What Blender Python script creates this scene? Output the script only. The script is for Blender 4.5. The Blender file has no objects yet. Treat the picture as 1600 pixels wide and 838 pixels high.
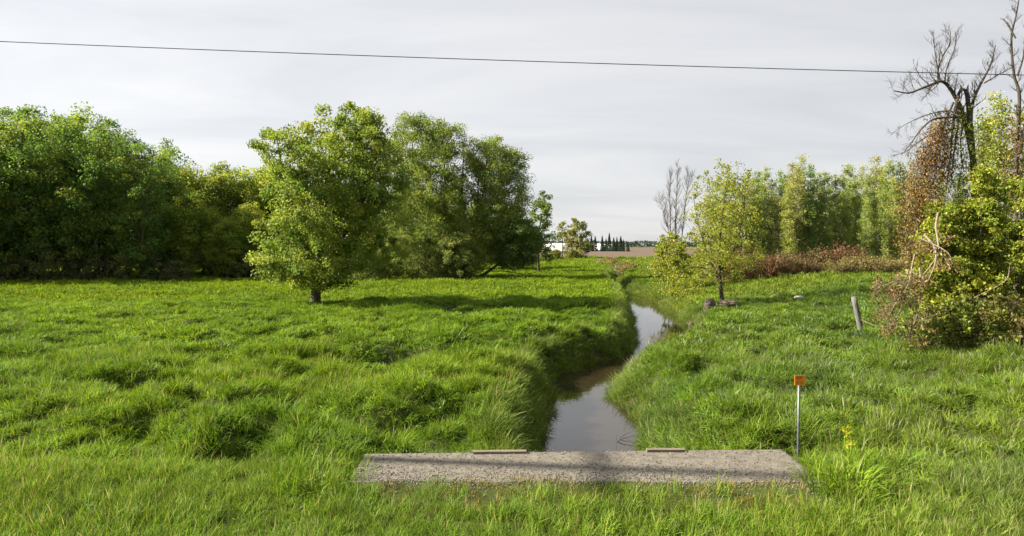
import bpy, math, random
import numpy as np
from mathutils import Vector

R = math.radians
sc = bpy.context.scene
COL = sc.collection

# ------------------------------------------------------------------ camera, sky, sun, exposure
F, CX, HY, CAMZ = 1043.0, 800.0, 383.0, 3.0          # focal length in px of a 1600 px wide frame
cam_d = bpy.data.cameras.new('camera'); cam = bpy.data.objects.new('camera', cam_d); COL.objects.link(cam)
cam.location = (0, 0, CAMZ); cam.rotation_euler = (R(90), 0, 0)
cam_d.sensor_width = 36; cam_d.lens = 36 * F / 1600; cam_d.shift_y = -36 / 1600
cam_d.clip_start = 0.1; cam_d.clip_end = 12000
sc.camera = cam

SUN_EL, SUN_AZ = 34.0, 2.0                            # sun on the left, a little behind the scene
sd = bpy.data.lights.new('sun', 'SUN'); sun = bpy.data.objects.new('sun', sd); COL.objects.link(sun)
sd.energy = 5.0; sd.angle = R(1.0); sd.color = (1.0, 0.90, 0.74)
to_sun = Vector((-math.cos(R(SUN_AZ)) * math.cos(R(SUN_EL)), math.sin(R(SUN_AZ)) * math.cos(R(SUN_EL)), math.sin(R(SUN_EL))))
sun.rotation_euler = to_sun.to_track_quat('Z', 'Y').to_euler()
sun.location = (-60, 20, 60)

w = bpy.data.worlds.new('World'); sc.world = w; w.use_nodes = True
nt = w.node_tree; N = nt.nodes; L = nt.links; N.clear()
out = N.new('ShaderNodeOutputWorld'); bg = N.new('ShaderNodeBackground'); bg.inputs['Strength'].default_value = 0.050
sky = N.new('ShaderNodeTexSky'); sky.sky_type = 'NISHITA'; sky.sun_disc = False
sky.sun_elevation = R(SUN_EL); sky.sun_rotation = R(-(90 - SUN_AZ))
tc = N.new('ShaderNodeTexCoord'); sep = N.new('ShaderNodeSeparateXYZ'); L.new(tc.outputs['Generated'], sep.inputs[0])
def mth(op, a, b=None, clamp=False):
    n = N.new('ShaderNodeMath'); n.operation = op; n.use_clamp = clamp
    for i, v in enumerate((a, b)):
        if v is None: continue
        if isinstance(v, (int, float)): n.inputs[i].default_value = v
        else: L.new(v, n.inputs[i])
    return n.outputs[0]
zz = mth('ADD', mth('MAXIMUM', sep.outputs['Z'], 0.0), 0.16)
cmb = N.new('ShaderNodeCombineXYZ')
L.new(mth('DIVIDE', sep.outputs['X'], zz), cmb.inputs[0]); L.new(mth('MULTIPLY', mth('DIVIDE', sep.outputs['Y'], zz), 2.3), cmb.inputs[1])
n1 = N.new('ShaderNodeTexNoise'); n1.inputs['Scale'].default_value = 0.55; n1.inputs['Detail'].default_value = 6; n1.inputs['Roughness'].default_value = 0.55
n1.inputs['Distortion'].default_value = 0.6
L.new(cmb.outputs[0], n1.inputs['Vector'])
cr = N.new('ShaderNodeValToRGB'); L.new(n1.outputs['Fac'], cr.inputs[0])
cr.color_ramp.elements[0].position = 0.30; cr.color_ramp.elements[0].color = (0.69, 0.70, 0.725, 1)
cr.color_ramp.elements[1].position = 0.66; cr.color_ramp.elements[1].color = (0.88, 0.873, 0.875, 1)
dot = N.new('ShaderNodeVectorMath'); dot.operation = 'DOT_PRODUCT'; L.new(tc.outputs['Generated'], dot.inputs[0]); dot.inputs[1].default_value = to_sun
glow = mth('ADD', mth('MULTIPLY', dot.outputs['Value'], 1.3), 5.65)
sc1 = N.new('ShaderNodeVectorMath'); sc1.operation = 'SCALE'; L.new(cr.outputs[0], sc1.inputs[0]); L.new(glow, sc1.inputs['Scale'])
mx = N.new('ShaderNodeMixRGB'); mx.inputs[0].default_value = 0.90; L.new(sky.outputs[0], mx.inputs[1]); L.new(sc1.outputs[0], mx.inputs[2])
L.new(mx.outputs[0], bg.inputs['Color']); L.new(bg.outputs[0], out.inputs[0])

vs = sc.view_settings; vs.view_transform = 'Standard'; vs.look = 'None'; vs.exposure = 1.85; vs.gamma = 1.0; vs.use_curve_mapping = False
sc.cycles.use_denoising = True
sc.cycles.max_bounces = 10; sc.cycles.diffuse_bounces = 7; sc.cycles.glossy_bounces = 3; sc.cycles.transmission_bounces = 6; sc.cycles.transparent_max_bounces = 4
sc.cycles.sample_clamp_indirect = 10

# ------------------------------------------------------------------ helpers
rng = np.random.default_rng(7)
def sm(x, a, b):
    t = np.clip((np.asarray(x, float) - a) / (b - a), 0, 1); return t * t * (3 - 2 * t)
_tab = np.random.default_rng(11).random((8, 256, 256))
def vnoise(x, y, k=0):
    x = np.asarray(x, float); y = np.asarray(y, float)
    xi = np.floor(x).astype(int); yi = np.floor(y).astype(int); fx = x - xi; fy = y - yi
    fx = fx * fx * (3 - 2 * fx); fy = fy * fy * (3 - 2 * fy); T = _tab[k]
    a = T[xi & 255, yi & 255]; b = T[(xi + 1) & 255, yi & 255]; c = T[xi & 255, (yi + 1) & 255]; d = T[(xi + 1) & 255, (yi + 1) & 255]
    return (a * (1 - fx) + b * fx) * (1 - fy) + (c * (1 - fx) + d * fx) * fy
def fbm(x, y, k=0, o=3):
    s = 0; a = 0.5; n = 0
    for i in range(o):
        s = s + a * vnoise(x * 2 ** i + 17.3 * i, y * 2 ** i + 5.1 * i, (k + i) % 8); n += a; a *= 0.5
    return s / n
def hummock(x, y, cell, k):
    """rounded tussocks with creases between them, 0..1"""
    x = np.asarray(x, float) / cell; y = np.asarray(y, float) / cell
    xi = np.floor(x).astype(int); yi = np.floor(y).astype(int); best = np.full(x.shape, 9.0)
    for i in (-1, 0, 1):
        for j in (-1, 0, 1):
            a = (xi + i) & 255; b = (yi + j) & 255
            px = xi + i + _tab[k][a, b]; py = yi + j + _tab[(k + 3) % 8][a, b]
            best = np.minimum(best, (px - x) ** 2 + (py - y) ** 2)
    return np.clip(1 - best, 0, 1)

WATER_Z = -2.2
_S = np.array([  # Y, left water edge X, right water edge X
    (0, 0.5, 3.3), (10, 0.5, 3.3), (14, 0.55, 3.2), (16.9, 0.6, 3.3), (19, 0.85, 3.7), (21, 1.05, 3.75), (22.5, 1.3, 3.35), (24.5, 1.25, 3.75), (26.5, 1.7, 4.5),
    (28.5, 2.9, 5.6), (30.5, 4.6, 7.0), (32.5, 5.7, 8.3), (36, 6.6, 9.7), (39.6, 7.1, 10.6), (43, 7.7, 11.3), (46.3, 8.2, 11.9), (56, 9.6, 12.6), (62, 10.5, 13.1), (67, 11.1, 13.4),
    (72, 11.4, 12.3), (80, 11.9, 12.7), (95, 14.2, 15.0), (108, 16.8, 18.0), (130, 19.5, 20.8), (170, 25, 26.4), (230, 33, 34.2), (5000, 600, 601)])
def stream(Y):
    return np.interp(Y, _S[:, 0], _S[:, 1]), np.interp(Y, _S[:, 0], _S[:, 2])
def sdist(X, Y):
    """distance outside the water edge (+) or inside the channel (-)"""
    l, r = stream(Y); l2, r2 = stream(np.asarray(Y) + 0.6); l1, r1 = stream(np.asarray(Y) - 0.6)
    s = ((l2 - l1) + (r2 - r1)) / 2.4; c = 1 / np.sqrt(1 + s * s)
    return np.maximum(l - X, X - r) * c
def hum(X, Y):
    xs = X / 1.35 + 0.5 * (fbm(X * .3, Y * .3, 2) - .5) * 4; ys = Y + (fbm(X * .3 + 9, Y * .3, 3) - .5) * 3
    a = np.clip(hummock(xs, ys, 2.9, 1) * 1.7 - .7, 0, 1); b_ = np.clip(hummock(xs, ys, 1.15, 4) * 1.6 - .6, 0, 1)
    return 0.58 * a + 0.42 * b_
def height(X, Y):
    X = np.asarray(X, float); Y = np.asarray(Y, float)
    l, r = stream(Y); mid = (l + r) / 2
    top = -1.0 - .3 * sm(Y, 10, 11) * (1 - sm(Y, 12, 14.5)) + sm(X - (mid - 2), 5, 18) * (0.42 + 0.75 * sm(Y, 26, 55)) * (1 - sm(Y, 110, 160))
    amp = (1.15 * (1 - sm(Y, 26, 62)) + 0.2) * sm(Y, 9.5, 13) * (1 - sm(Y, 90, 140))
    amp = amp * np.where(X > mid, 0.62, 0.55 + 0.45 * sm(X, -16, -4) )
    d = sdist(X, Y)
    lump = (hum(X, Y) - 0.5) * amp + (fbm(X * .12, Y * .12, 5) - .5) * 0.5 * sm(Y, 11, 18) * (1 - sm(Y, 100, 150))
    land = top + lump * sm(d, 0.2, 2.0)
    bw = np.where(X < mid, .75, 1.3) + 0.5 * fbm(X * .2, Y * .2, 6)
    bank = sm(d, -0.15, bw)
    z = (WATER_Z - 0.12) + (land - WATER_Z + 0.12) * bank
    z = np.where(d < 0, np.minimum(z, WATER_Z - 0.1 - 0.5 * sm(-d, 0, 0.6)), z)
    ind = sm(X, -2.5, -2.0) * (1 - sm(X, 3.9, 4.4))
    v0 = 8.9 + 0.55 * ind; v1 = 10.9 - 1.3 * ind
    v = np.clip((Y - v0) / (v1 - v0), 0, 1); v = v * v * (3 - 2 * v)
    verge = -0.03 + (fbm(X * .7, Y * .7, 1) - .5) * 0.08 * (1 - ind) + ind * (.055 - .16 * sm(Y + .35 * (fbm(X * .8, Y * 0, 2) - .5), 8.35, 8.75))
    return verge * (1 - v) + z * v
def gz(x, y): return float(height(np.array([x]), np.array([y]))[0])
def at(px, py, Y): return np.array([(px - CX) / F * Y, Y, CAMZ - (py - HY) / F * Y])

def tag(o, label=None, cat=None, group=None, kind=None):
    if label: o['label'] = label
    if cat: o['category'] = cat
    if group: o['group'] = group
    if kind: o['kind'] = kind
    return o
def empty(name, loc, label=None, cat=None, group=None, rz=0):
    o = bpy.data.objects.new(name, None); COL.objects.link(o); o.location = loc; o.rotation_euler = (0, 0, rz); o.empty_display_size = 0.3
    return tag(o, label, cat, group)
def mesh_np(name, verts, faces, mat, parent=None, cols=None, smooth=False, link=True):
    """faces: list of (n,k) int arrays"""
    me = bpy.data.meshes.new(name); verts = np.asarray(verts, np.float32)
    me.vertices.add(len(verts)); me.vertices.foreach_set('co', verts.ravel())
    loops = np.concatenate([f.ravel() for f in faces]).astype(np.int32)
    sizes = np.concatenate([np.full(len(f), f.shape[1]) for f in faces]).astype(np.int32)
    me.loops.add(len(loops)); me.loops.foreach_set('vertex_index', loops)
    me.polygons.add(len(sizes)); st = np.concatenate([[0], np.cumsum(sizes)[:-1]]).astype(np.int32)
    me.polygons.foreach_set('loop_start', st)
    if smooth: me.polygons.foreach_set('use_smooth', np.ones(len(sizes), bool))
    if cols is not None:
        a = me.attributes.new('col', 'FLOAT_COLOR', 'POINT'); c = np.ones((len(verts), 4), np.float32); c[:, :3] = cols; a.data.foreach_set('color', c.ravel())
    me.update(calc_edges=True); me.validate()
    if mat: me.materials.append(mat)
    o = bpy.data.objects.new(name, me)
    if link: COL.objects.link(o)
    if parent is not None: o.parent = parent
    return o
def box(name, size, loc, mat, parent=None, rot=(0, 0, 0), bevel=0.008):
    import bmesh
    bm = bmesh.new(); bmesh.ops.create_cube(bm, size=1); bmesh.ops.scale(bm, vec=size, verts=bm.verts)
    if bevel: bmesh.ops.bevel(bm, geom=list(bm.edges), offset=bevel, segments=2, affect='EDGES', profile=0.6)
    me = bpy.data.meshes.new(name); bm.to_mesh(me); bm.free(); me.materials.append(mat)
    o = bpy.data.objects.new(name, me); COL.objects.link(o); o.location = loc; o.rotation_euler = rot
    if parent is not None: o.parent = parent
    return o

# ------------------------------------------------------------------ materials
def newmat(name):
    m = bpy.data.materials.new(name); m.use_nodes = True; m.node_tree.nodes.clear(); return m, m.node_tree.nodes, m.node_tree.links
def leafmat(name, trans=0.32, inst=False, rough=0.55, spec=0.3, objvar=0.12, gain=1.0):
    m, n, l = newmat(name); o = n.new('ShaderNodeOutputMaterial')
    a = n.new('ShaderNodeAttribute'); a.attribute_name = 'col'; c = a.outputs['Color']
    if inst:
        t = n.new('ShaderNodeAttribute'); t.attribute_type = 'INSTANCER'; t.attribute_name = 'tint'
        mu = n.new('ShaderNodeMixRGB'); mu.blend_type = 'MULTIPLY'; mu.inputs[0].default_value = 1; l.new(c, mu.inputs[1]); l.new(t.outputs['Color'], mu.inputs[2]); c = mu.outputs[0]
    else:
        oi = n.new('ShaderNodeObjectInfo'); mr = n.new('ShaderNodeMapRange'); l.new(oi.outputs['Random'], mr.inputs[0])
        mr.inputs[3].default_value = gain * (1 - objvar); mr.inputs[4].default_value = gain * (1 + objvar)
        hs = n.new('ShaderNodeHueSaturation'); l.new(mr.outputs[0], hs.inputs['Value']); l.new(c, hs.inputs['Color']); c = hs.outputs[0]
    p = n.new('ShaderNodeBsdfPrincipled'); p.inputs['Roughness'].default_value = rough; p.inputs['Specular IOR Level'].default_value = spec; l.new(c, p.inputs['Base Color'])
    tr = n.new('ShaderNodeBsdfTranslucent'); br = n.new('ShaderNodeMixRGB'); br.blend_type = 'MULTIPLY'; br.inputs[0].default_value = 1; br.inputs[2].default_value = (1.2, 1.15, 0.65, 1)
    l.new(c, br.inputs[1]); l.new(br.outputs[0], tr.inputs[0])
    mi = n.new('ShaderNodeMixShader'); mi.inputs[0].default_value = trans; l.new(p.outputs[0], mi.inputs[1]); l.new(tr.outputs[0], mi.inputs[2]); l.new(mi.outputs[0], o.inputs[0])
    return m
def noisemat(name, c1, c2, scale=4, rough=0.85, bump=0.3, c3=None, detail=8, stretch=(1, 1, 1), lo=.35, hi=.65, spec=.3):
    m, n, l = newmat(name); o = n.new('ShaderNodeOutputMaterial'); p = n.new('ShaderNodeBsdfPrincipled'); l.new(p.outputs[0], o.inputs[0])
    p.inputs['Roughness'].default_value = rough; p.inputs['Specular IOR Level'].default_value = spec
    g = n.new('ShaderNodeTexCoord'); mp = n.new('ShaderNodeMapping'); mp.inputs['Scale'].default_value = stretch; l.new(g.outputs['Object'], mp.inputs[0])
    t = n.new('ShaderNodeTexNoise'); t.inputs['Scale'].default_value = scale; t.inputs['Detail'].default_value = detail; t.inputs['Roughness'].default_value = .65; l.new(mp.outputs[0], t.inputs['Vector'])
    r = n.new('ShaderNodeValToRGB'); l.new(t.outputs['Fac'], r.inputs[0]); r.color_ramp.elements[0].position = lo; r.color_ramp.elements[1].position = hi
    r.color_ramp.elements[0].color = (*c1, 1); r.color_ramp.elements[1].color = (*c2, 1)
    if c3: e = r.color_ramp.elements.new((lo + hi) / 2); e.color = (*c3, 1)
    l.new(r.outputs[0], p.inputs['Base Color'])
    b = n.new('ShaderNodeBump'); b.inputs['Strength'].default_value = bump; b.inputs['Distance'].default_value = 0.03; l.new(t.outputs['Fac'], b.inputs['Height']); l.new(b.outputs[0], p.inputs['Normal'])
    return m
M_leaf = leafmat('leaf', 0.48, gain=1.6, spec=.2)
M_dry = leafmat('dry_leaf', 0.2, objvar=.1)
M_blade = leafmat('grass_blade', 0.38, inst=True, rough=0.65, spec=0.10)
M_bark = noisemat('bark', (.05, .042, .032), (.15, .125, .095), 5, .9, .6, stretch=(3, 3, .6))
M_bark_dark = noisemat('dark_bark', (.025, .02, .016), (.08, .066, .05), 5, .9, .6, stretch=(3, 3, .6))
M_bark_pale = noisemat('pale_bark', (.16, .15, .12), (.34, .32, .26), 4, .9, .5, stretch=(2, 2, 1))
M_dead = noisemat('dead_wood', (.09, .07, .05), (.26, .21, .16), 6, .9, .5, stretch=(3, 3, .6))
M_soil = noisemat('meadow_soil', (.022, .026, .010), (.055, .068, .020), 1.3, .95, .6, c3=(.04, .055, .016), spec=0)
M_field = noisemat('ploughed_soil', (.060, .040, .026), (.105, .073, .048), .05, .95, .2, stretch=(.4, 6, 1))
M_conc = noisemat('weathered_concrete', (.080, .073, .059), (.150, .136, .110), 7, .9, .5, c3=(.118, .107, .087))
M_wood = noisemat('weathered_timber', (.10, .082, .06), (.19, .155, .115), 3, .8, .4, stretch=(1, 14, 14))
M_post = noisemat('grey_weathered_post', (.06, .057, .052), (.17, .165, .155), 5, .9, .6, stretch=(9, 9, .7))
M_stone = noisemat('field_stone', (.035, .028, .022), (.12, .095, .075), 5, .9, .6)
M_pale_stone = noisemat('pale_stone', (.30, .29, .25), (.45, .44, .40), 5, .9, .4)
M_steel = noisemat('galvanised_steel', (.07, .085, .09), (.12, .14, .15), 30, .5, .05, spec=.5)
M_steel.node_tree.nodes['Principled BSDF'].inputs['Metallic'].default_value = .5
M_orange = noisemat('orange_plate', (.50, .17, .012), (.62, .23, .02), 12, .55, .02)
M_ink = noisemat('dark_red_ink', (.10, .02, .006), (.16, .035, .01), 30, .7, 0)
M_cable = noisemat('black_cable', (.02, .02, .022), (.05, .05, .055), 8, .6, 0)
M_white = noisemat('white_metal_roof', (.74, .74, .74), (.86, .86, .85), .3, .6, 0)
M_barn = noisemat('grey_barn_wall', (.30, .29, .28), (.42, .41, .40), .4, .8, .1)
M_gravel = noisemat('gravel_stone', (.15, .13, .11), (.46, .42, .36), 90, .9, .2, detail=2)

# brown mud low on the banks
n, l = M_soil.node_tree.nodes, M_soil.node_tree.links; p = n['Principled BSDF']; r_ = n['Color Ramp']
g = n.new('ShaderNodeNewGeometry'); sp = n.new('ShaderNodeSeparateXYZ'); l.new(g.outputs['Position'], sp.inputs[0]); mr = n.new('ShaderNodeMapRange'); l.new(sp.outputs['Z'], mr.inputs[0])
mr.inputs[1].default_value = -2.0; mr.inputs[2].default_value = -1.6; mr.inputs[3].default_value = 1; mr.inputs[4].default_value = 0
mxx = n.new('ShaderNodeMixRGB'); l.new(mr.outputs[0], mxx.inputs[0]); l.new(r_.outputs[0], mxx.inputs[1]); mxx.inputs[2].default_value = (.060, .042, .024, 1); l.new(mxx.outputs[0], p.inputs['Base Color'])
# water
m, n, l = newmat('stream_water'); M_water = m; o = n.new('ShaderNodeOutputMaterial'); p = n.new('ShaderNodeBsdfPrincipled'); l.new(p.outputs[0], o.inputs[0])
p.inputs['Base Color'].default_value = (.022, .017, .009, 1); p.inputs['Roughness'].default_value = .03; p.inputs['IOR'].default_value = 1.5
g = n.new('ShaderNodeNewGeometry'); mp = n.new('ShaderNodeMapping'); mp.inputs['Scale'].default_value = (1.6, .9, 1); l.new(g.outputs['Position'], mp.inputs[0])
t = n.new('ShaderNodeTexNoise'); t.inputs['Scale'].default_value = 2.2; t.inputs['Detail'].default_value = 3; l.new(mp.outputs[0], t.inputs['Vector'])
b = n.new('ShaderNodeBump'); b.inputs['Strength'].default_value = .12; b.inputs['Distance'].default_value = .03; l.new(t.outputs['Fac'], b.inputs['Height']); l.new(b.outputs[0], p.inputs['Normal'])

# ------------------------------------------------------------------ ground, field, water
def axis(fine_a, fine_b, step, far_a, far_b, grow=1.07):
    a = list(np.arange(fine_a, fine_b + 1e-6, step)); s = step; x = a[-1]
    while x < far_b: s = min(s * grow, 400); x += s; a.append(x)
    s = step; x = a[0]; pre = []
    while x > far_a: s = min(s * grow, 400); x -= s; pre.append(x)
    return np.array(pre[::-1] + a)
xs = axis(-16, 24, .2, -4000, 4000); ys = axis(8, 50, .2, -60, 6000)
gx, gy = np.meshgrid(xs, ys); V = np.stack([gx, gy, height(gx, gy)], -1).reshape(-1, 3)
i, j = np.meshgrid(np.arange(len(xs) - 1), np.arange(len(ys) - 1)); a0 = (j * len(xs) + i).ravel()
Fq = np.stack([a0, a0 + 1, a0 + 1 + len(xs), a0 + len(xs)], 1)
gnd = mesh_np('ground', V, [Fq], M_soil, smooth=True); tag(gnd, kind='structure'); tag(gnd, 'grassy meadow ground sloping down to the stream', 'ground')
# ploughed field beyond the meadow
fx = np.linspace(-900, 900, 61); fy = np.concatenate([np.linspace(212, 400, 20), np.linspace(430, 1500, 30)]); gx, gy = np.meshgrid(fx, fy)
hz = np.full(gx.shape, -0.93) + 0.0 * gx
V = np.stack([gx, gy, hz], -1).reshape(-1, 3); i, j = np.meshgrid(np.arange(60), np.arange(49)); a0 = (j * 61 + i).ravel()
fld = mesh_np('field', V, [np.stack([a0, a0 + 1, a0 + 62, a0 + 61], 1)], M_field, smooth=True); tag(fld, 'bare brown ploughed field beyond the meadow', 'field', kind='structure')
# stream surface
yy = np.concatenate([np.arange(8.5, 60, .4), np.arange(60, 240, 2)]); l_, r_ = stream(yy)
V = np.concatenate([np.stack([l_ - .5, yy, np.full_like(yy, WATER_Z)], 1), np.stack([r_ + .5, yy, np.full_like(yy, WATER_Z)], 1)]); k = np.arange(len(yy) - 1); nn = len(yy)
wat = mesh_np('water', V, [np.stack([k, k + nn, k + nn + 1, k + 1], 1)], M_water, smooth=True); tag(wat, 'still brown stream reflecting the grey sky', 'stream', kind='structure')

# ------------------------------------------------------------------ tubes, skeletons, leaves
def frames(d):
    d = d / np.maximum(np.linalg.norm(d, axis=1, keepdims=True), 1e-9)
    ref = np.where(np.abs(d[:, 2:3]) > .9, np.array([[1., 0, 0]]), np.array([[0, 0, 1.]]))
    u = np.cross(d, ref); u /= np.linalg.norm(u, axis=1, keepdims=True); return u, np.cross(d, u)
def edges_mesh(A, B, ra, rb, n=6):
    u, v = frames(B - A); an = np.arange(n) * 2 * np.pi / n; c = np.cos(an)[None, :, None]; s = np.sin(an)[None, :, None]
    ring = u[:, None] * c + v[:, None] * s
    e = (B - A) * 0.03
    V = np.concatenate([(A - e)[:, None] + ring * ra[:, None, None], (B + e)[:, None] + ring * rb[:, None, None]], 1).reshape(-1, 3)
    E = len(A); k = np.arange(n); q = np.stack([k, (k + 1) % n, (k + 1) % n + n, k + n], 1)
    f = (q[None] + (np.arange(E) * 2 * n)[:, None, None]).reshape(-1, 4)
    return V, f
def poly_tubes(polys, n=6):
    """polys: list of (pts (k,3), radii (k,)) -> shared rings along each polyline"""
    VV, FF = [], []; off = 0
    for P, r in polys:
        P = np.asarray(P, float); r = np.asarray(r, float); d = np.gradient(P, axis=0); u, v = frames(d)
        for q in range(1, len(P)):                       # keep the ring from twisting
            uu = u[q - 1] - d[q] * (u[q - 1] @ d[q]) / max(d[q] @ d[q], 1e-9); uu /= max(np.linalg.norm(uu), 1e-9); u[q] = uu; dd = d[q] / max(np.linalg.norm(d[q]), 1e-9); v[q] = np.cross(dd, uu)
        an = np.arange(n) * 2 * np.pi / n
        ring = P[:, None] + (u[:, None] * np.cos(an)[None, :, None] + v[:, None] * np.sin(an)[None, :, None]) * r[:, None, None]
        VV.append(ring.reshape(-1, 3)); k = np.arange(n); q = np.stack([k, (k + 1) % n, (k + 1) % n + n, k + n], 1)
        FF.append((q[None] + (np.arange(len(P) - 1) * n)[:, None, None]).reshape(-1, 4) + off); off += len(P) * n
        VV.append(P[-1:] ); base = off - n; FF.append(np.stack([base + k, base + (k + 1) % n, np.full(n, off), np.full(n, off)], 1)[:, [0, 1, 2, 3]]); off += 1
    tri = [f for f in FF]
    quads = np.concatenate([f for f in tri if not (f[:, 2] == f[:, 3]).all()]); tris = np.concatenate([f[:, :3] for f in tri if (f[:, 2] == f[:, 3]).all()])
    return np.concatenate(VV), [quads, tris]
def spline(P, n):
    """Catmull-Rom through P"""
    P = np.asarray(P, float); Q = np.concatenate([[2 * P[0] - P[1]], P, [2 * P[-1] - P[-2]]]); o = []
    m = len(P) - 1
    for t in np.linspace(0, m, n):
        i = min(int(t), m - 1); f = t - i; a, b, c, d = Q[i:i + 4]
        o.append(.5 * (2 * b + (c - a) * f + (2 * a - 5 * b + 4 * c - d) * f * f + (3 * b - a - 3 * c + d) * f ** 3))
    return np.array(o)
def twigs(r, P, rad, count, length, depth=2, up=.5, lo=.15, spread=1.0, outl=None):
    """side twigs along a polyline, recursive"""
    if outl is None: outl = []
    P = np.asarray(P)
    for q in range(count):
        t = lo + (1 - lo) * (q + r.random()) / count; i = min(int(t * (len(P) - 1)), len(P) - 2); f = t * (len(P) - 1) - i
        p = P[i] * (1 - f) + P[i + 1] * f; d = P[i + 1] - P[i]; d = d / max(np.linalg.norm(d), 1e-6)
        s = r.normal(size=3) * spread; s -= d * (s @ d); s /= max(np.linalg.norm(s), 1e-6)
        v = d * .55 + s * .8 + np.array([0, 0, up]); v /= np.linalg.norm(v); Lg = length * (.45 + .75 * r.random()) * (1.15 - .5 * t)
        k = 5; pts = [p]
        for m in range(k):
            v = v + r.normal(size=3) * .16 + np.array([0, 0, up * .12]); v /= np.linalg.norm(v); pts.append(pts[-1] + v * Lg / k)
        r0 = max(rad * (1 - .75 * t) * .55, .005); pts = np.array(pts); outl.append((pts, np.linspace(r0, r0 * .3, k + 1)))
        if depth > 1: twigs(r, pts, r0, max(2, int(count * .55)), length * .5, depth - 1, up, .2, spread, outl)
    return outl

def leaf_quads(C, size, r, hang=.35, aspect=.62):
    n = len(C); u = r.normal(size=(n, 3)); u[:, 2] -= hang; u /= np.linalg.norm(u, axis=1, keepdims=True)
    nr = r.normal(size=(n, 3)); nr[:, 2] += .9; v = np.cross(nr, u); v /= np.maximum(np.linalg.norm(v, axis=1, keepdims=True), 1e-6)
    s = (size * (.6 + .8 * r.random(n)))[:, None]
    w_ = np.cross(u, v) * s * .12
    V = np.stack([C - u * s * .5, C + v * s * aspect * .5 + w_, C + u * s * .5, C - v * s * aspect * .5 + w_], 1).reshape(-1, 3)
    return V, np.arange(4 * n).reshape(n, 4)
def leaf_cols(r, n_per, total, pal, wts=None, cl=.22, lv=.3):
    """a colour per leaf: palette pick per clump, small variation per leaf; repeated for the 4 corners"""
    pal = np.array(pal); k = total // n_per + 1
    pick = pal[r.choice(len(pal), k, p=wts)] * (1 + cl * (r.random((k, 1)) * 2 - 1))
    c = np.repeat(pick, n_per, 0)[:total] * (1 + lv * (r.random((total, 1)) * 2 - 1)); c[:, 0] *= 1 + .18 * (r.random(total) * 2 - 1)
    return np.repeat(c, 4, 0)

def envelope(r, rows, n, depth=.9, shell=.45, lobes=.3, mind=None):
    """points in a crown given by (z, x_left, x_right) rows"""
    rows = sorted(rows); z = np.array([q[0] for q in rows]); xl = np.array([q[1] for q in rows]); xr = np.array([q[2] for q in rows])
    zz = np.linspace(z[0], z[-1], 60); wd = (np.interp(zz, z, xr) - np.interp(zz, z, xl)); pr = wd ** 1.3 + .02; pr /= pr.sum()
    out_ = []; tries = 0; sx, sy = r.random(2) * 50
    mind = mind or 0
    while len(out_) < n and tries < 40:
        m = n; tries += 1
        zs = r.choice(zz, m, p=pr) + (r.random(m) - .5) * (zz[1] - zz[0]); a = r.random(m) * 2 * np.pi; rad = r.random(m) ** shell
        nz = fbm(sx + np.cos(a) * 1.3 + zs * .35, sy + np.sin(a) * 1.3 + zs * .2, 3, 2)
        rad = rad * (1 - lobes + 2.0 * lobes * np.clip((nz - .2) / .6, 0, 1) * 1.0).clip(.3, 1.12)
        c = (np.interp(zs, z, xl) + np.interp(zs, z, xr)) / 2; h = (np.interp(zs, z, xr) - np.interp(zs, z, xl)) / 2
        for p in np.stack([c + np.cos(a) * rad * h, np.sin(a) * rad * h * depth, zs], 1):
            if len(out_) >= n: break
            if mind and out_ and np.min(np.sum((np.array(out_) - p) ** 2, 1)) < mind * mind * (1 - tries / 40): continue
            out_.append(p)
    return np.array(out_)
def skeleton(r, stems, targets, step=.5, free=.2, tip=.012, expo=.5, rise=.5):
    """stems: list of (pts, base_r, top_r). Every target is joined to the nearest wood below it."""
    pos, par, fixed, ok = [], [], [], []
    for P, r0, r1 in stems:
        P = np.asarray(P)
        for q, p in enumerate(P):
            pos.append(p); par.append(len(pos) - 2 if q else -1); t = q / (len(P) - 1); fixed.append(r0 * (1 - t) + r1 * t); ok.append(t > free)
    pos = list(pos); trunk = np.array(pos)
    order = np.argsort([np.min(np.linalg.norm(trunk - t, axis=1)) for t in targets])
    A = np.zeros((len(pos) + len(targets) * 40, 3)); A[:len(pos)] = pos; nA = len(pos); okA = np.zeros(len(A), bool); okA[:nA] = ok
    for q in order:
        t = targets[q]; d = A[:nA] - t; D = np.linalg.norm(d, axis=1); hd = np.hypot(d[:, 0], d[:, 1])
        cost = D + .9 * np.maximum(0, d[:, 2] + rise * hd) + np.where(okA[:nA], 0, 1e3); b = int(np.argmin(cost)); s = A[b].copy(); k = int(min(max(1, math.ceil(D[b] / step)), 30)); last = b
        for m in range(1, k + 1):
            f = m / k; p = s * (1 - f) + t * f; p[2] -= .10 * D[b] * math.sin(math.pi * f) * .6
            if m < k: p = p + r.normal(size=3) * .05 * D[b] / max(1, k ** .5)
            A[nA] = p; okA[nA] = True; par.append(last); fixed.append(0); last = nA; nA += 1
    wgt = np.zeros(nA); child = np.zeros(nA, int)
    for q in range(nA - 1, 0, -1):
        if par[q] >= 0: child[par[q]] += 1
    wgt[child == 0] = 1
    for q in range(nA - 1, -1, -1):
        if par[q] >= 0: wgt[par[q]] += wgt[q]
    rad = tip * wgt ** expo; fx_ = np.array(fixed); rad = np.where(fx_ > 0, fx_, rad); par = np.array(par)
    for q in range(nA):
        if par[q] >= 0 and fx_[q] == 0: rad[q] = min(rad[q], rad[par[q]] * .9)
    e = np.where(par >= 0)[0]; ra = np.minimum(rad[par[e]], np.where(fx_[e] > 0, 9, rad[e] * 1.35))
    return A[par[e]], A[e], ra, rad[e]
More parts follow.
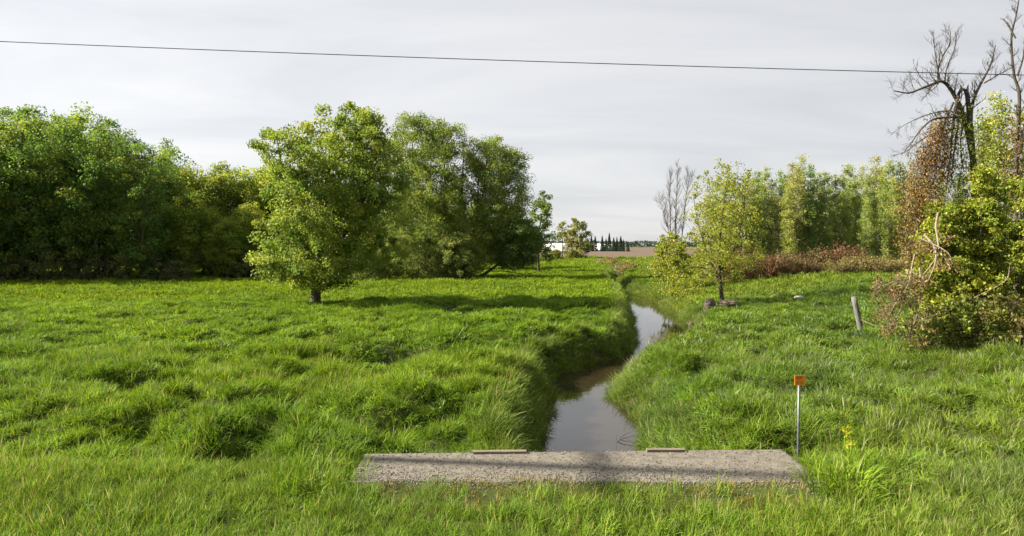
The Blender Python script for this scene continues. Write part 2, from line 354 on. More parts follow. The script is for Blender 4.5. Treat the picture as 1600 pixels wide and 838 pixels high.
def make_tree(name, loc, rows, stems, pal, label, cat, group=None, seed=1, clumps=150, leaves=60, rc=.6, leaf=.2, bark=None, depth=.9, shell=.45,
              lobes=.3, wts=None, hang=.35, tip=.012, free=.2, flat=.75, step=.5, cl=.22, lv=.3, rise=.5, mind=None, crown='crown', trunk='trunk', expo=.5, extra_twigs=0, sides=6):
    r = np.random.default_rng(seed); root = empty(name, loc, label, cat, group)
    T = envelope(r, rows, clumps, depth, shell, lobes, mind)
    A, B, ra, rb = skeleton(r, stems, T, step, free, tip, expo, rise)
    V, f = edges_mesh(A, B, ra, rb, sides); mesh_np(trunk, V, [f], bark or M_bark, root, smooth=True)
    n = len(T) * leaves
    rcs = np.repeat(rc * (.6 + .8 * r.random(len(T))), leaves)[:, None]
    o_ = r.normal(size=(n, 3)); o_ /= np.linalg.norm(o_, axis=1, keepdims=True); o_ *= (r.random((n, 1)) ** .55) * rcs; o_[:, 2] *= flat
    C = np.repeat(T, leaves, 0) + o_
    V, q = leaf_quads(C, leaf, r, hang); mesh_np(crown, V, [q], M_leaf, root, cols=leaf_cols(r, leaves, n, pal, wts, cl, lv))
    return root
def dup(root, loc, rz=0, s=1, sz=None, label=None, group=None):
    r_ = root.copy(); COL.objects.link(r_); r_.location = loc; r_.rotation_euler = (0, 0, rz); r_.scale = (s, s, sz or s)
    if label: r_['label'] = label
    if group: r_['group'] = group
    for ch in list(root.children):
        c = ch.copy(); COL.objects.link(c); c.parent = r_
    return r_
def rows_px(rows, bx, by, Y):
    k = Y / F; return [((by - y) * k, (a - bx) * k, (b - bx) * k) for y, a, b in rows]
def base(px, Y, dz=-.05):
    x = (px - CX) / F * Y; return np.array([x, Y, gz(x, Y) + dz])
def pyz(z, Y): return HY + (CAMZ - z) * F / Y
def stem_px(pts, bx, by, Y, r, n=14, dep=0.0):
    k = Y / F; P = np.array([((x - bx) * k, 0, (by - y) * k) for x, y in pts]); 
    if dep: P[:, 1] += np.linspace(0, dep, len(P))
    return spline(P, n)

# ------------------------------------------------------------------ trees of the meadow
G_MAPLE = [(.118, .155, .026), (.095, .138, .024), (.138, .165, .030), (.078, .118, .022)]
b = base(493, 43); by = pyz(b[2], 43)
make_tree('maple_tree', b, rows_px([(166, 514, 555), (178, 490, 598), (200, 444, 614), (220, 414, 630), (250, 406, 642), (300, 412, 646), (345, 404, 648), (385, 398, 636), (410, 394, 614), (428, 398, 590), (440, 420, 560), (446, 460, 530)], 493, by, 43),
          [(spline([(0, 0, -.2), (.05, 0, 1.2), (.2, .1, 3), (.5, 0, 6), (.9, -.1, 9), (1.3, .1, 12)], 26), .36, .05), (spline([(.1, 0, 1.6), (-.8, .2, 4), (-1.9, .1, 7), (-2.4, 0, 10.5)], 14), .17, .04), (spline([(.15, 0, 2), (1.5, -.3, 4), (3, -.2, 6.5), (4, 0, 9.5)], 14), .17, .04)],
          G_MAPLE, 'big round-crowned maple standing alone in the meadow, left of the stream', 'tree', seed=3, clumps=560, leaves=180, rc=.62, leaf=.15, bark=M_bark_dark, shell=.5, lobes=.32, wts=[.35, .3, .2, .15], hang=.8, cl=.25, mind=.35)

G_WIL = [(.115, .155, .030), (.092, .135, .026), (.14, .17, .036)]
b = base(690, 80); by = pyz(b[2], 80); k8 = 80 / F
make_tree('willow_tree', b, rows_px([(186, 622, 662), (200, 612, 718), (225, 606, 738), (270, 600, 744), (320, 600, 748), (370, 604, 752), (410, 612, 748), (430, 640, 725)], 690, by, 80),
          [(stem_px(p, 690, by, 80, 0, dep=d), r0, .05) for p, r0, d in [([(690, 438), (694, 370), (696, 300), (692, 220)], .3, 0), ([(685, 438), (668, 370), (650, 290), (640, 210)], .24, 1.5), ([(700, 438), (715, 370), (722, 300), (726, 220)], .22, -1), ([(680, 438), (645, 400), (622, 340), (612, 280)], .18, -1.5)]],
          G_WIL, 'tall feathery willow with several stems behind the lone maple', 'tree', seed=5, clumps=560, leaves=190, rc=1.05, leaf=.19, bark=M_bark_dark, shell=.5, lobes=.35, hang=.9, cl=.2, mind=.7)
b = base(722, 79); by = pyz(b[2], 79)
make_tree('willow_tree', b, rows_px([(221, 752, 790), (232, 742, 806), (255, 736, 822), (285, 736, 828), (315, 738, 825), (340, 736, 822), (375, 726, 806), (405, 710, 790), (425, 705, 745)], 722, by, 79),
          [(stem_px(p, 722, by, 79, 0, dep=d), r0, .05) for p, r0, d in [([(718, 440), (735, 380), (752, 320), (762, 240)], .3, 0), ([(720, 440), (742, 370), (775, 310), (800, 250)], .22, 1.2), ([(719, 440), (735, 390), (746, 330), (748, 250)], .18, -1)]],
          G_WIL, 'willow with dark bare limbs in the gap, topmost right of the willow group', 'tree', seed=8, clumps=340, leaves=180, rc=1.0, leaf=.18, bark=M_bark_dark, shell=.5, lobes=.4, hang=.9, cl=.2, mind=.7)
b = base(735, 77.5); by = pyz(b[2], 77.5)
make_tree('willow_tree', b, rows_px([(345, 790, 832), (360, 775, 850), (385, 765, 852), (402, 762, 846), (416, 775, 830)], 735, by, 77.5),
          [(stem_px([(735, 442), (762, 425), (790, 405), (825, 385)], 735, by, 77.5, 0), .26, .06), (stem_px([(762, 424), (790, 424), (815, 428), (838, 426)], 735, by, 77.5, 0, dep=-.6), .07, .02)],
          [(.06, .095, .024), (.075, .11, .028)], 'low willow with a dark trunk leaning right over the meadow', 'tree', seed=9, clumps=200, leaves=170, rc=.9, leaf=.18, bark=M_bark_dark, shell=.6, lobes=.3, hang=.8, free=.5)
b = base(842, 96); by = pyz(b[2], 96)
make_tree('small_tree', b, rows_px([(301, 838, 858), (312, 832, 866), (330, 826, 866), (350, 826, 862), (375, 828, 868), (400, 832, 864)], 842, by, 96),
          [(stem_px([(842, 424), (840, 380), (846, 340), (850, 312)], 842, by, 96, 0), .2, .04)], [(.06, .10, .028), (.085, .115, .034)],
          'small thin-crowned tree at the right end of the willow group', 'tree', seed=10, clumps=75, leaves=70, rc=.75, leaf=.28, bark=M_bark_dark, lobes=.45)
for i_, (px, Y, hw, top, lab, s) in enumerate([(575, 74, 40, 380, 'low round bush between the maple and the willows', 31), (650, 76, 52, 352, 'broad pale bush at the foot of the tall willow', 32), (712, 74.5, 44, 366, 'dense bush in front of the dark willow stems', 33)]):
    b = base(px, Y); by = pyz(b[2], Y)
    make_tree('bush', b, rows_px([(top, px - hw * .4, px + hw * .4), (top + 18, px - hw * .9, px + hw * .9), (by - 22, px - hw, px + hw), (by - 4, px - hw * .8, px + hw * .8)], px, by, Y),
              [(spline([(0, 0, 0), (.1 * s_, .1, .6), (.5 * s_, 0, 1.6)], 5), .06, .02) for s_ in (-1, 0, 1)], [(.09, .12, .03), (.11, .125, .035), (.07, .10, .026)], lab, 'bush', 'bushes under the willows', seed=s, clumps=150, leaves=140, rc=.6, leaf=.15, free=.1, crown='foliage', trunk='stem')

# far trees at the end of the meadow, beside the brown field
b = base(900, 190); by = pyz(b[2], 190)
make_tree('willow_tree', b, rows_px([(344, 892, 908), (352, 886, 920), (366, 884, 923), (382, 878, 925), (396, 876, 925), (404, 884, 920)], 900, by, 190), [(spline([(0, 0, 0), (.3, 0, 4), (.6, 0, 9)], 8), .35, .08), (spline([(0, 0, .5), (-1.5, 0, 4), (-2, 0, 8)], 8), .25, .08)],
          [(.12, .125, .03), (.085, .11, .028), (.15, .14, .04)], 'far rounded yellow-green willow at the edge of the brown field', 'tree', seed=14, clumps=120, leaves=50, rc=.9, leaf=.45, lobes=.35)
b = base(878, 196); by = pyz(b[2], 196)
make_tree('small_tree', b, rows_px([(347, 872, 888), (358, 867, 892), (375, 866, 890)], 878, by, 196), [(spline([(0, 0, 0), (.2, 0, 4), (.2, 0, 10)], 8), .25, .06)], [(.13, .135, .05), (.10, .12, .04)],
          'far airy tree with sky showing through, left of the rounded willow', 'tree', seed=15, clumps=45, leaves=26, rc=.8, leaf=.42, lobes=.5)
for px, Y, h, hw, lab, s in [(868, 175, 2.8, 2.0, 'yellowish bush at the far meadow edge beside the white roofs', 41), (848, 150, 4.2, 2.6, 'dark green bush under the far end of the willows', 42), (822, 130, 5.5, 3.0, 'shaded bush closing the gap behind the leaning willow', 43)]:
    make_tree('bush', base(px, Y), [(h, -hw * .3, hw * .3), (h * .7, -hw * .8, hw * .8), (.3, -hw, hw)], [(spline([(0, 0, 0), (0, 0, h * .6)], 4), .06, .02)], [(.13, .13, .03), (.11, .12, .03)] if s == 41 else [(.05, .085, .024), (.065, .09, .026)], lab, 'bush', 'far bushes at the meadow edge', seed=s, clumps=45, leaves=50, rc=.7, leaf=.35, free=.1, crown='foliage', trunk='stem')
# brown scrub in the stream bed far off
for px, Y, h, hw, lab, s in [(972, 118, 2.5, 2.4, 'tallest brown scrub bush growing in the far stream bed', 44), (950, 132, 2.0, 2.6, 'low olive scrub beside the far stream, near the brown field', 45), (985, 108, 1.7, 1.6, 'small brown scrub on the far bank right of the tall scrub', 46)]:
    make_tree('scrub_bush', base(px, Y, -.3), [(h, -hw * .3, hw * .3), (h * .6, -hw, hw), (.1, -hw * .8, hw * .8)], [(spline([(0, 0, 0), (a, 0, h * .6)], 4), .04, .015) for a in (-.6, 0, .6)], [(.12, .095, .045), (.10, .10, .035), (.15, .11, .06)], lab, 'bush', 'scrub in the far stream bed', seed=s, clumps=60, leaves=22, rc=.6, leaf=.22, free=.1, crown='foliage', trunk='stem', bark=M_dead)

# ------------------------------------------------------------------ wood on the left
G_W = [(.066, .118, .022), (.085, .132, .024), (.056, .105, .022), (.115, .152, .028)]
G_W2 = [(.125, .165, .024), (.095, .14, .022), (.16, .185, .026)]
def wood_proto(seed, H, wd, pal, lab, grp, name='broadleaf_tree', low=1.5, clumps=150, leaves=130, bark=M_bark):
    rr = np.random.default_rng(seed); a = wd / 2
    rows = [(H, -a * .15, a * .15), (H * .93, -a * .45, a * .5), (H * .8, -a * .85, a * .8), (H * .6, -a, a), (H * .4, -a * .95, a * .9), (H * .22, -a * .8, a * .8), (low, -a * .5, a * .5)]
    return make_tree(name, (0, 0, 0), rows, [(spline([(0, 0, -.2), (rr.normal() * .2, 0, H * .3), (rr.normal() * .5, rr.normal() * .4, H * .6), (rr.normal() * .5, 0, H * .93)], 18), .24, .04)], pal, lab, 'tree', grp, seed=seed, clumps=clumps, leaves=leaves, rc=1.05, leaf=.24, bark=bark, shell=.5, lobes=.45, cl=.3, mind=.8, free=.1)
LW = 'dark green broadleaf tree packed into the wood left of the meadow'; GW = 'trees of the wood on the left'
LW2 = 'yellow-green young tree at the lower right end of the left wood'; GW2 = 'younger trees at the right end of the left wood'
P1 = [wood_proto(50 + q, [19, 18, 17, 19.5, 16][q], [8, 7, 7.5, 6.5, 8][q], G_W, LW, GW) for q in range(5)]
P2 = [wood_proto(60 + q, [13.5, 12.5, 14.5][q], [6.5, 6, 5.5][q], G_W2, LW2, GW2, clumps=120) for q in range(3)]
spots = []
wr = random.Random(4)
# front edge, then ranks behind; tops follow the skyline of the wood
sky_x = [-900, -300, 0, 60, 110, 150, 185, 215, 250, 285, 305]; sky_y = [150, 170, 172, 178, 165, 190, 205, 215, 222, 250, 285]
for rank, (Y0, stepm) in enumerate([(73, 4.3), (78, 4.8), (84, 5.2), (91, 6.0)]):
    x = -104 + rank * 1.7 if rank < 2 else -92
    while x < -36.5 + rank * 1.2:
        Y = Y0 + wr.uniform(-1.3, 1.3); xx = x + wr.uniform(-1, 1); px = CX + xx / Y * F
        if px < 300: spots.append((xx, Y, np.interp(px, sky_x, sky_y) + wr.uniform(-4, 22) - (0 if rank < 2 else 4)))
        x += stepm * wr.uniform(.85, 1.15)
spots += [(-58, 66, 175), (-64, 68, 170), (-59.5, 69.5, 172), (-71, 66, 165), (-65, 64.5, 175), (-77, 68, 165)]   # the wood bends towards the road beyond the left edge
for q, (x, Y, ty) in enumerate(spots):
    z = gz(x, Y) - .05; H = CAMZ + (HY - ty) / F * Y - z; p = P1[q % 5]; s = H / [19, 18, 17, 19.5, 16][q % 5]
    if q < 5: p.location = (x, Y, z); p.rotation_euler = (0, 0, wr.uniform(0, 6.28)); p.scale = (max(s, .85),) * 2 + (s,)
    else: dup(p, (x, Y, z), wr.uniform(0, 6.28), max(s, .8), s)
pts = [(295, 84, 262), (318, 88, 272), (345, 84, 258), (368, 90, 264), (392, 86, 270), (412, 92, 268), (430, 88, 262), (452, 94, 262), (330, 78, 325), (388, 79, 318), (356, 76.5, 345), (420, 97, 250), (475, 98, 290), (510, 100, 300), (545, 99, 290), (580, 100, 295), (300, 76, 300), (620, 102, 300), (665, 106, 305), (705, 103, 300), (745, 108, 310), (785, 104, 330), (812, 110, 345)]
for q, (px, Y, ty) in enumerate(pts):
    x = (px - CX) / F * Y; z = gz(x, Y) - .05; H = CAMZ + (HY - ty) / F * Y - z; p = P2[q % 3]; s = H / [13.5, 12.5, 14.5][q % 3]
    if q < 3: p.location = (x, Y, z); p.scale = (max(s, .8),) * 2 + (s,); p.rotation_euler = (0, 0, wr.uniform(0, 6.28))
    else: dup(p, (x, Y, z), wr.uniform(0, 6.28), max(s, .75), s)
# undergrowth along the front of the wood
LU = 'shaded undergrowth bush at the foot of the left wood'; GU = 'undergrowth bushes along the wood edge'
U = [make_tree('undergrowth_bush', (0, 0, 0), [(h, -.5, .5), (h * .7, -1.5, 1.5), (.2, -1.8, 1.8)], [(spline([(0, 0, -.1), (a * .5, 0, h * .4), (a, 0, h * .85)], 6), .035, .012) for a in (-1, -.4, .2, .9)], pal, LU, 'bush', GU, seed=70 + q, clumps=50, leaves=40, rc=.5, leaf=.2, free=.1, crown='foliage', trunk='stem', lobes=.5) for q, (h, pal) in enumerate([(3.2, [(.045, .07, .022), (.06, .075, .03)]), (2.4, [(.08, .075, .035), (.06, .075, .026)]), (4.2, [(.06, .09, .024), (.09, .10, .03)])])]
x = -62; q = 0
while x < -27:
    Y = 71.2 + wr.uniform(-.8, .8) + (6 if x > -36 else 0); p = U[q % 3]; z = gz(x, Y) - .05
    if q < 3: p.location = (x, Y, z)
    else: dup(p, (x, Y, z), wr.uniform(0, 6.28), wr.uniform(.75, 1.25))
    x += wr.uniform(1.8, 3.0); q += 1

# ------------------------------------------------------------------ right side: small tree on the bank, bare tree, bush, poplars, red shrubs
YL = [(.148, .168, .022), (.120, .148, .02), (.175, .185, .026)]
b = base(1128, 43); by = pyz(b[2], 43)
make_tree('small_tree', b, rows_px([(256, 1114, 1160), (280, 1086, 1186), (310, 1074, 1194), (340, 1056, 1202), (375, 1036, 1204), (405, 1022, 1198), (430, 1018, 1174), (450, 1020, 1130), (460, 1030, 1100)], 1128, by, 43),
          [(stem_px(p, 1128, by, 43, 0, dep=d), r0, .02) for p, r0, d in [([(1129, 482), (1126, 450), (1124, 420), (1126, 360), (1136, 280)], .16, 0), ([(1126, 440), (1108, 400), (1094, 350), (1088, 310)], .07, .6), ([(1125, 425), (1145, 390), (1158, 340), (1160, 300)], .07, -.5), ([(1125, 430), (1095, 418), (1070, 420), (1052, 435)], .05, -.8)]],
          YL, 'thin yellow-green small tree with a dark trunk on the right bank', 'tree', seed=21, clumps=400, leaves=34, rc=.42, leaf=.125, bark=M_bark_dark, shell=.6, lobes=.35, tip=.009, mind=.25, free=.25)
b = base(1046, 60); by = pyz(b[2], 60)
make_tree('bush', b, rows_px([(366, 1038, 1056), (376, 1026, 1070), (395, 1020, 1078), (415, 1022, 1078), (440, 1036, 1074)], 1046, by, 60), [(spline([(a * .3, 0, 0), (a, 0, 1.5), (a * 1.3, 0, 3.5)], 6), .05, .02) for a in (-.8, -.1, .8)],
          YL, 'bright yellow-green bush beside the stream, below the bare tree', 'bush', seed=22, clumps=110, leaves=50, rc=.45, leaf=.19, free=.1, crown='foliage', trunk='stem')
# bare tree: three long stems with fine ascending twigs
b = base(1056, 68); by = pyz(b[2], 68); r = np.random.default_rng(23); polys = []
for pts, r0, dep in [([(1056, 425), (1055, 370), (1057, 310), (1060, 262)], .085, 0), ([(1052, 425), (1049, 370), (1048, 310), (1050, 272)], .07, .5), ([(1060, 425), (1066, 360), (1072, 300), (1076, 276)], .07, -.5), ([(1054, 390), (1044, 360), (1036, 335), (1030, 315)], .04, -.4)]:
    P = stem_px(pts, 1056, by, 68, 0, 16, dep); polys.append((P, np.linspace(r0, .012, 16))); polys += twigs(r, P, r0 * .8, 30, 1.5, 2, .8, .3)
V, f = poly_tubes(polys, 5); root = empty('bare_tree', b, 'leafless grey tree with upright twigs behind the yellow bush', 'tree'); mesh_np('trunk', V, f, M_bark_dark, root, smooth=True)
# poplars
LP = 'slim sparse poplar in the row behind the reddish shrubs'; GP = 'poplars in the row on the right'
def poplar(seed, H, wd, pal, clumps=145, leaves=56):
    a = wd / 2; rr = np.random.default_rng(seed)
    rows = [(H, -.15, .15), (H * .93, -a * .35, a * .3), (H * .8, -a * .6, a * .65), (H * .6, -a, a), (H * .4, -a, a * .9), (H * .2, -a * .85, a * .9), (H * .06, -a * .6, a * .6)]
    return make_tree('poplar_tree', (0, 0, 0), rows, [(spline([(0, 0, -.2), (rr.normal() * .1, 0, H * .4), (rr.normal() * .2, 0, H * .97)], 20), .13, .02)], pal, LP, 'tree', GP, seed=seed, clumps=clumps, leaves=leaves, rc=.62, leaf=.165, bark=M_bark_pale, lobes=.5, shell=.6, rise=1.1, tip=.009, free=.06, cl=.3)
PAL_P = [[(.155, .18, .045), (.18, .19, .055), (.13, .165, .045)], [(.20, .20, .045), (.165, .185, .045)], [(.18, .165, .055), (.155, .165, .048)], [(.11, .16, .045), (.13, .165, .05)]]
PAL_P = [[(.92 * c[0], 1.0 * c[1], .95 * c[2]) for c in p] for p in PAL_P]
PP = [poplar(80 + q, 13, [2.6, 2.2, 2.8, 2.2][q], PAL_P[q]) for q in range(4)]
tops = [(1120, 268), (1140, 262), (1163, 268), (1185, 256), (1195, 250), (1220, 256), (1240, 248), (1252, 241), (1268, 244), (1288, 258), (1306, 262), (1328, 244), (1346, 256), (1368, 238), (1388, 238), (1408, 240), (1425, 246), (1445, 262), (1470, 255), (1500, 262), (1540, 258), (1580, 262),
        (1130, 280), (1174, 275), (1206, 270), (1230, 262), (1246, 255), (1278, 268), (1297, 276), (1318, 262), (1336, 268), (1358, 262), (1378, 258), (1398, 262), (1150, 300), (1176, 300), (1208, 290), (1232, 285), (1262, 285), (1282, 290), (1318, 290), (1355, 280), (1398, 275), (1105, 300)]
for q, (px, ty) in enumerate(tops):
    Y = wr.uniform(71, 84) if q < 34 else wr.uniform(70.5, 73.5); x = (px - CX) / F * Y; z = gz(x, Y) - .05; H = CAMZ + (HY - ty) / F * Y - z; p = PP[[0, 0, 1, 2, 0, 3, 2, 1, 3, 0][q % 10]] if q > 3 else PP[q]
    s = H / 13
    if q < 4: p.location = (x, Y, z); p.rotation_euler = (0, 0, wr.uniform(0, 6.28)); p.scale = (s * 1.05, s * 1.05, s)
    else: dup(p, (x, Y, z), wr.uniform(0, 6.28), s * wr.uniform(.8, 1.02), s)
# red dogwood shrubs
LR = 'reddish-brown twiggy shrub in the thicket before the poplars'; GR = 'reddish shrubs before the poplars'
def redshrub(seed, h, pal, lab, grp, name='shrub'):
    r = np.random.default_rng(seed); root = empty(name, (0, 0, 0), lab, 'shrub', grp); polys = []
    for q in range(26):
        a = r.random() * 6.28; rad = r.random() ** .5 * .7; p0 = np.array([math.cos(a) * rad, math.sin(a) * rad, -.1]); top_ = p0 + np.array([math.cos(a) * rad * .9 + r.normal() * .2, math.sin(a) * rad * .9 + r.normal() * .2, h * (.65 + .4 * r.random())])
        P = spline([p0, (p0 + top_) / 2 + r.normal(size=3) * .08, top_], 6); polys.append((P, np.linspace(.022, .008, 6))); polys += twigs(r, P, .02, 4, .6, 1, .6)
    V, f = poly_tubes(polys, 4); mesh_np('stem', V, f, M_redtwig if name == 'shrub' else M_dead, root)
    n = 2200; i_ = r.integers(0, len(polys), n); C = np.array([polys[q][0][r.integers(1, len(polys[q][0]))] for q in i_]) + r.normal(size=(n, 3)) * .12
    V, qd = leaf_quads(C, .11, r, .1); mesh_np('foliage', V, [qd], M_dry, root, cols=leaf_cols(r, 10, n, pal)); return root
M_redtwig = noisemat('red_twig', (.12, .05, .03), (.20, .085, .05), 6, .8, .1)
RS = [redshrub(90, 2.1, [(.115, .048, .026), (.10, .085, .026), (.135, .07, .032)], LR, GR), redshrub(91, 1.7, [(.11, .095, .03), (.12, .06, .03), (.09, .11, .028)], LR, GR)]
LT = 'low tan and olive shrub at the right of the reddish thicket'; GT = 'tan shrubs at the meadow edge on the right'
TS = [redshrub(92, 1.4, [(.17, .135, .035), (.13, .14, .03), (.18, .13, .045)], LT, GT, 'tan_shrub')]
q1 = q2 = 0
for q in range(46):
    px = 1136 + (q % 23) * 13.6 + wr.uniform(-5, 5); Y = (62.5 if q < 23 else 66.5) + wr.uniform(-1, 1); tan = px > 1285 and q < 23 or (px > 1340); x = (px - CX) / F * Y; z = gz(x, Y)
    if tan:
        p = TS[0]; s = wr.uniform(.5, 1.15); first = q2 == 0; q2 += 1
    else:
        p = RS[q1 % 2]; s = wr.choice((.5, .7, .9, 1.0, 1.3)) * wr.uniform(.9, 1.1); first = q1 < 2; q1 += 1
    if first: p.location = (x, Y, z); p.scale = (s, s, s)
    else: dup(p, (x, Y, z), wr.uniform(0, 6.28), s)

# ------------------------------------------------------------------ big tangle at the right edge
def pxp(pts, Y, n, dep=None, org=None):
    P = np.array([at(x, y, Y) for x, y in pts]); 
    if dep is not None: P[:, 1] += np.interp(np.linspace(0, 1, len(P)), np.linspace(0, 1, len(dep)), dep)
    return spline(P - org, n)
Yd = 24.0; b = base(1527, Yd); r = np.random.default_rng(101); polys = []
tr = empty('dead_tree', b, 'dead tree with a snapped hooked top and bare arching limbs', 'tree')
P = pxp([(1529, 545), (1528, 460), (1526, 380), (1523, 300), (1519, 230), (1515, 185), (1512, 155), (1510, 142)], Yd, 26, None, b); polys.append((P, np.linspace(.135, .065, 26)))
polys.append((np.array([at(x, y, Yd) for x, y in [(1511, 150), (1508, 141), (1502, 139), (1498, 147), (1497, 153)]]) - b, np.array([.06, .058, .052, .05, .045])))
polys.append((np.array([at(x, y, Yd) for x, y in [(1511, 146), (1512, 137), (1513, 131)]]) - b, np.array([.05, .03, .004]))); polys.append((np.array([at(x, y, Yd) for x, y in [(1503, 141), (1501, 134), (1499, 131)]]) - b, np.array([.035, .02, .004])))
for pts, r0, n, ln, dep, up in [
    ([(1522, 260), (1512, 205), (1503, 168), (1492, 145), (1478, 132), (1464, 129), (1446, 136), (1428, 143), (1408, 150), (1384, 147)], .085, 16, .8, [0, .1, -.3, -.5], .25),
    ([(1466, 129), (1468, 108), (1478, 85), (1490, 66), (1494, 44)], .035, 10, .6, [0, .3], .8),
    ([(1470, 129), (1462, 106), (1455, 80), (1450, 58)], .025, 9, .5, [0, -.3], .8),
    ([(1476, 131), (1484, 105), (1500, 75), (1510, 45)], .025, 9, .5, [0, .5], .8),
    ([(1452, 133), (1440, 118), (1434, 100)], .02, 6, .4, [0, .2], .7),
    ([(1517, 190), (1522, 160), (1536, 132), (1551, 108), (1560, 90), (1568, 66)], .06, 12, .6, [0, .4], .6),
    ([(1538, 130), (1556, 118), (1574, 108)], .03, 7, .4, [0, -.3], .5),
    ([(1507, 185), (1490, 184), (1468, 186), (1448, 190), (1428, 206), (1412, 225), (1398, 240)], .05, 9, .55, [0, -.6], -.1),
    ([(1500, 200), (1470, 205), (1445, 218), (1425, 235), (1408, 240)], .035, 8, .5, [0, .5], -.1),
    ([(1504, 178), (1480, 172), (1455, 178), (1430, 190), (1412, 205)], .03, 9, .5, [0, .8], -.1),
    ([(1498, 225), (1470, 228), (1440, 240), (1420, 262), (1402, 275)], .028, 8, .5, [0, -.9], -.15),
    ([(1513, 175), (1503, 195), (1497, 230), (1500, 270)], .045, 7, .4, [0, -.2], -.2),
    ([(1498, 150), (1490, 175), (1484, 205), (1478, 250), (1470, 300)], .06, 9, .6, [0, -.3], -.4),
    ([(1497, 152), (1500, 190), (1496, 240), (1494, 290)], .05, 8, .5, [0, .3], -.4),
    ([(1490, 160), (1470, 200), (1455, 240), (1440, 290)], .035, 9, .6, [0, -.4], -.4)]:
    P = pxp(pts, Yd, max(10, 3 * len(pts)), dep, b); polys.append((P, np.linspace(r0, max(r0 * .25, .008), len(P)))); polys += twigs(r, P, r0 * .6, int(n * 1.6), ln * 1.1, 2, up, .1)
V, f = poly_tubes(polys, 6); mesh_np('trunk', V, f, M_bark_dark, tr, smooth=True)
G_TV = [(.13, .165, .022), (.11, .145, .02), (.16, .18, .028)]
def leaf_mass(r, rows, Y, org, n_cl, leaves, rc, leaf, pal, parent, name, depth=.7, mat=None, hang=.9, px=0, py=0, dy=0):
    k = Y / F; T = envelope(r, [(CAMZ - (y - HY) * k - org[2], (a - CX) * k - org[0], (c - CX) * k - org[0]) for y, a, c in rows], n_cl, depth, .6, .4); T[:, 1] += dy
    n = n_cl * leaves; o_ = r.normal(size=(n, 3)) * rc * .5; o_[:, 2] *= 1.5; C = np.repeat(T, leaves, 0) + o_
    V, q = leaf_quads(C, leaf, r, hang * 1.6, .34); return mesh_np(name, V, [q], mat or M_dry, parent, cols=leaf_cols(r, leaves, n, pal))
RUST = [(.175, .098, .026), (.195, .122, .034), (.13, .078, .024), (.15, .12, .035)]
leaf_mass(r, [(185, 1478, 1500), (210, 1462, 1502), (240, 1446, 1502), (280, 1434, 1498), (320, 1424, 1490), (370, 1420, 1478), (405, 1426, 1462)], Yd - .6, b, 230, 46, .32, .10, RUST, tr, 'dead_leaves')
leaf_mass(r, [(165, 1496, 1518), (215, 1480, 1548), (270, 1468, 1556), (330, 1462, 1556), (400, 1462, 1550), (430, 1475, 1540)], Yd - .1, b, 260, 26, .34, .10, G_TV, tr, 'vine_leaves', mat=M_leaf, hang=.4)
# second dead stem at the frame's right edge
b = base(1592, 25.5); r = np.random.default_rng(104); polys = []
t2 = empty('dead_tree', b, 'tall bare dead tree cut off by the right edge of the picture', 'tree')
for pts, r0, n, ln, up in [([(1594, 545), (1592, 440), (1590, 330), (1592, 230), (1597, 150), (1590, 118), (1587, 80), (1588, 50), (1596, 20), (1602, -10)], .085, 22, .6, .5), ([(1587, 60), (1580, 38), (1576, 25)], .03, 5, .3, .5), ([(1593, 240), (1608, 180), (1622, 120), (1626, 60)], .07, 10, .7, .5), ([(1590, 118), (1604, 85), (1612, 40)], .04, 7, .5, .5)]:
    P = pxp(pts, 25.5, 3 * len(pts) + 4, [0, .3], b); polys.append((P, np.linspace(r0, .02, len(P)))); polys += twigs(r, P, r0 * .6, n, ln, 2, up, .3)
V, f = poly_tubes(polys, 6); mesh_np('trunk', V, f, M_bark_dark, t2, smooth=True)
leaf_mass(r, [(165, 1586, 1604), (200, 1578, 1612), (260, 1574, 1618), (320, 1580, 1610)], 25.3, b, 45, 26, .28, .10, RUST, t2, 'dead_leaves')

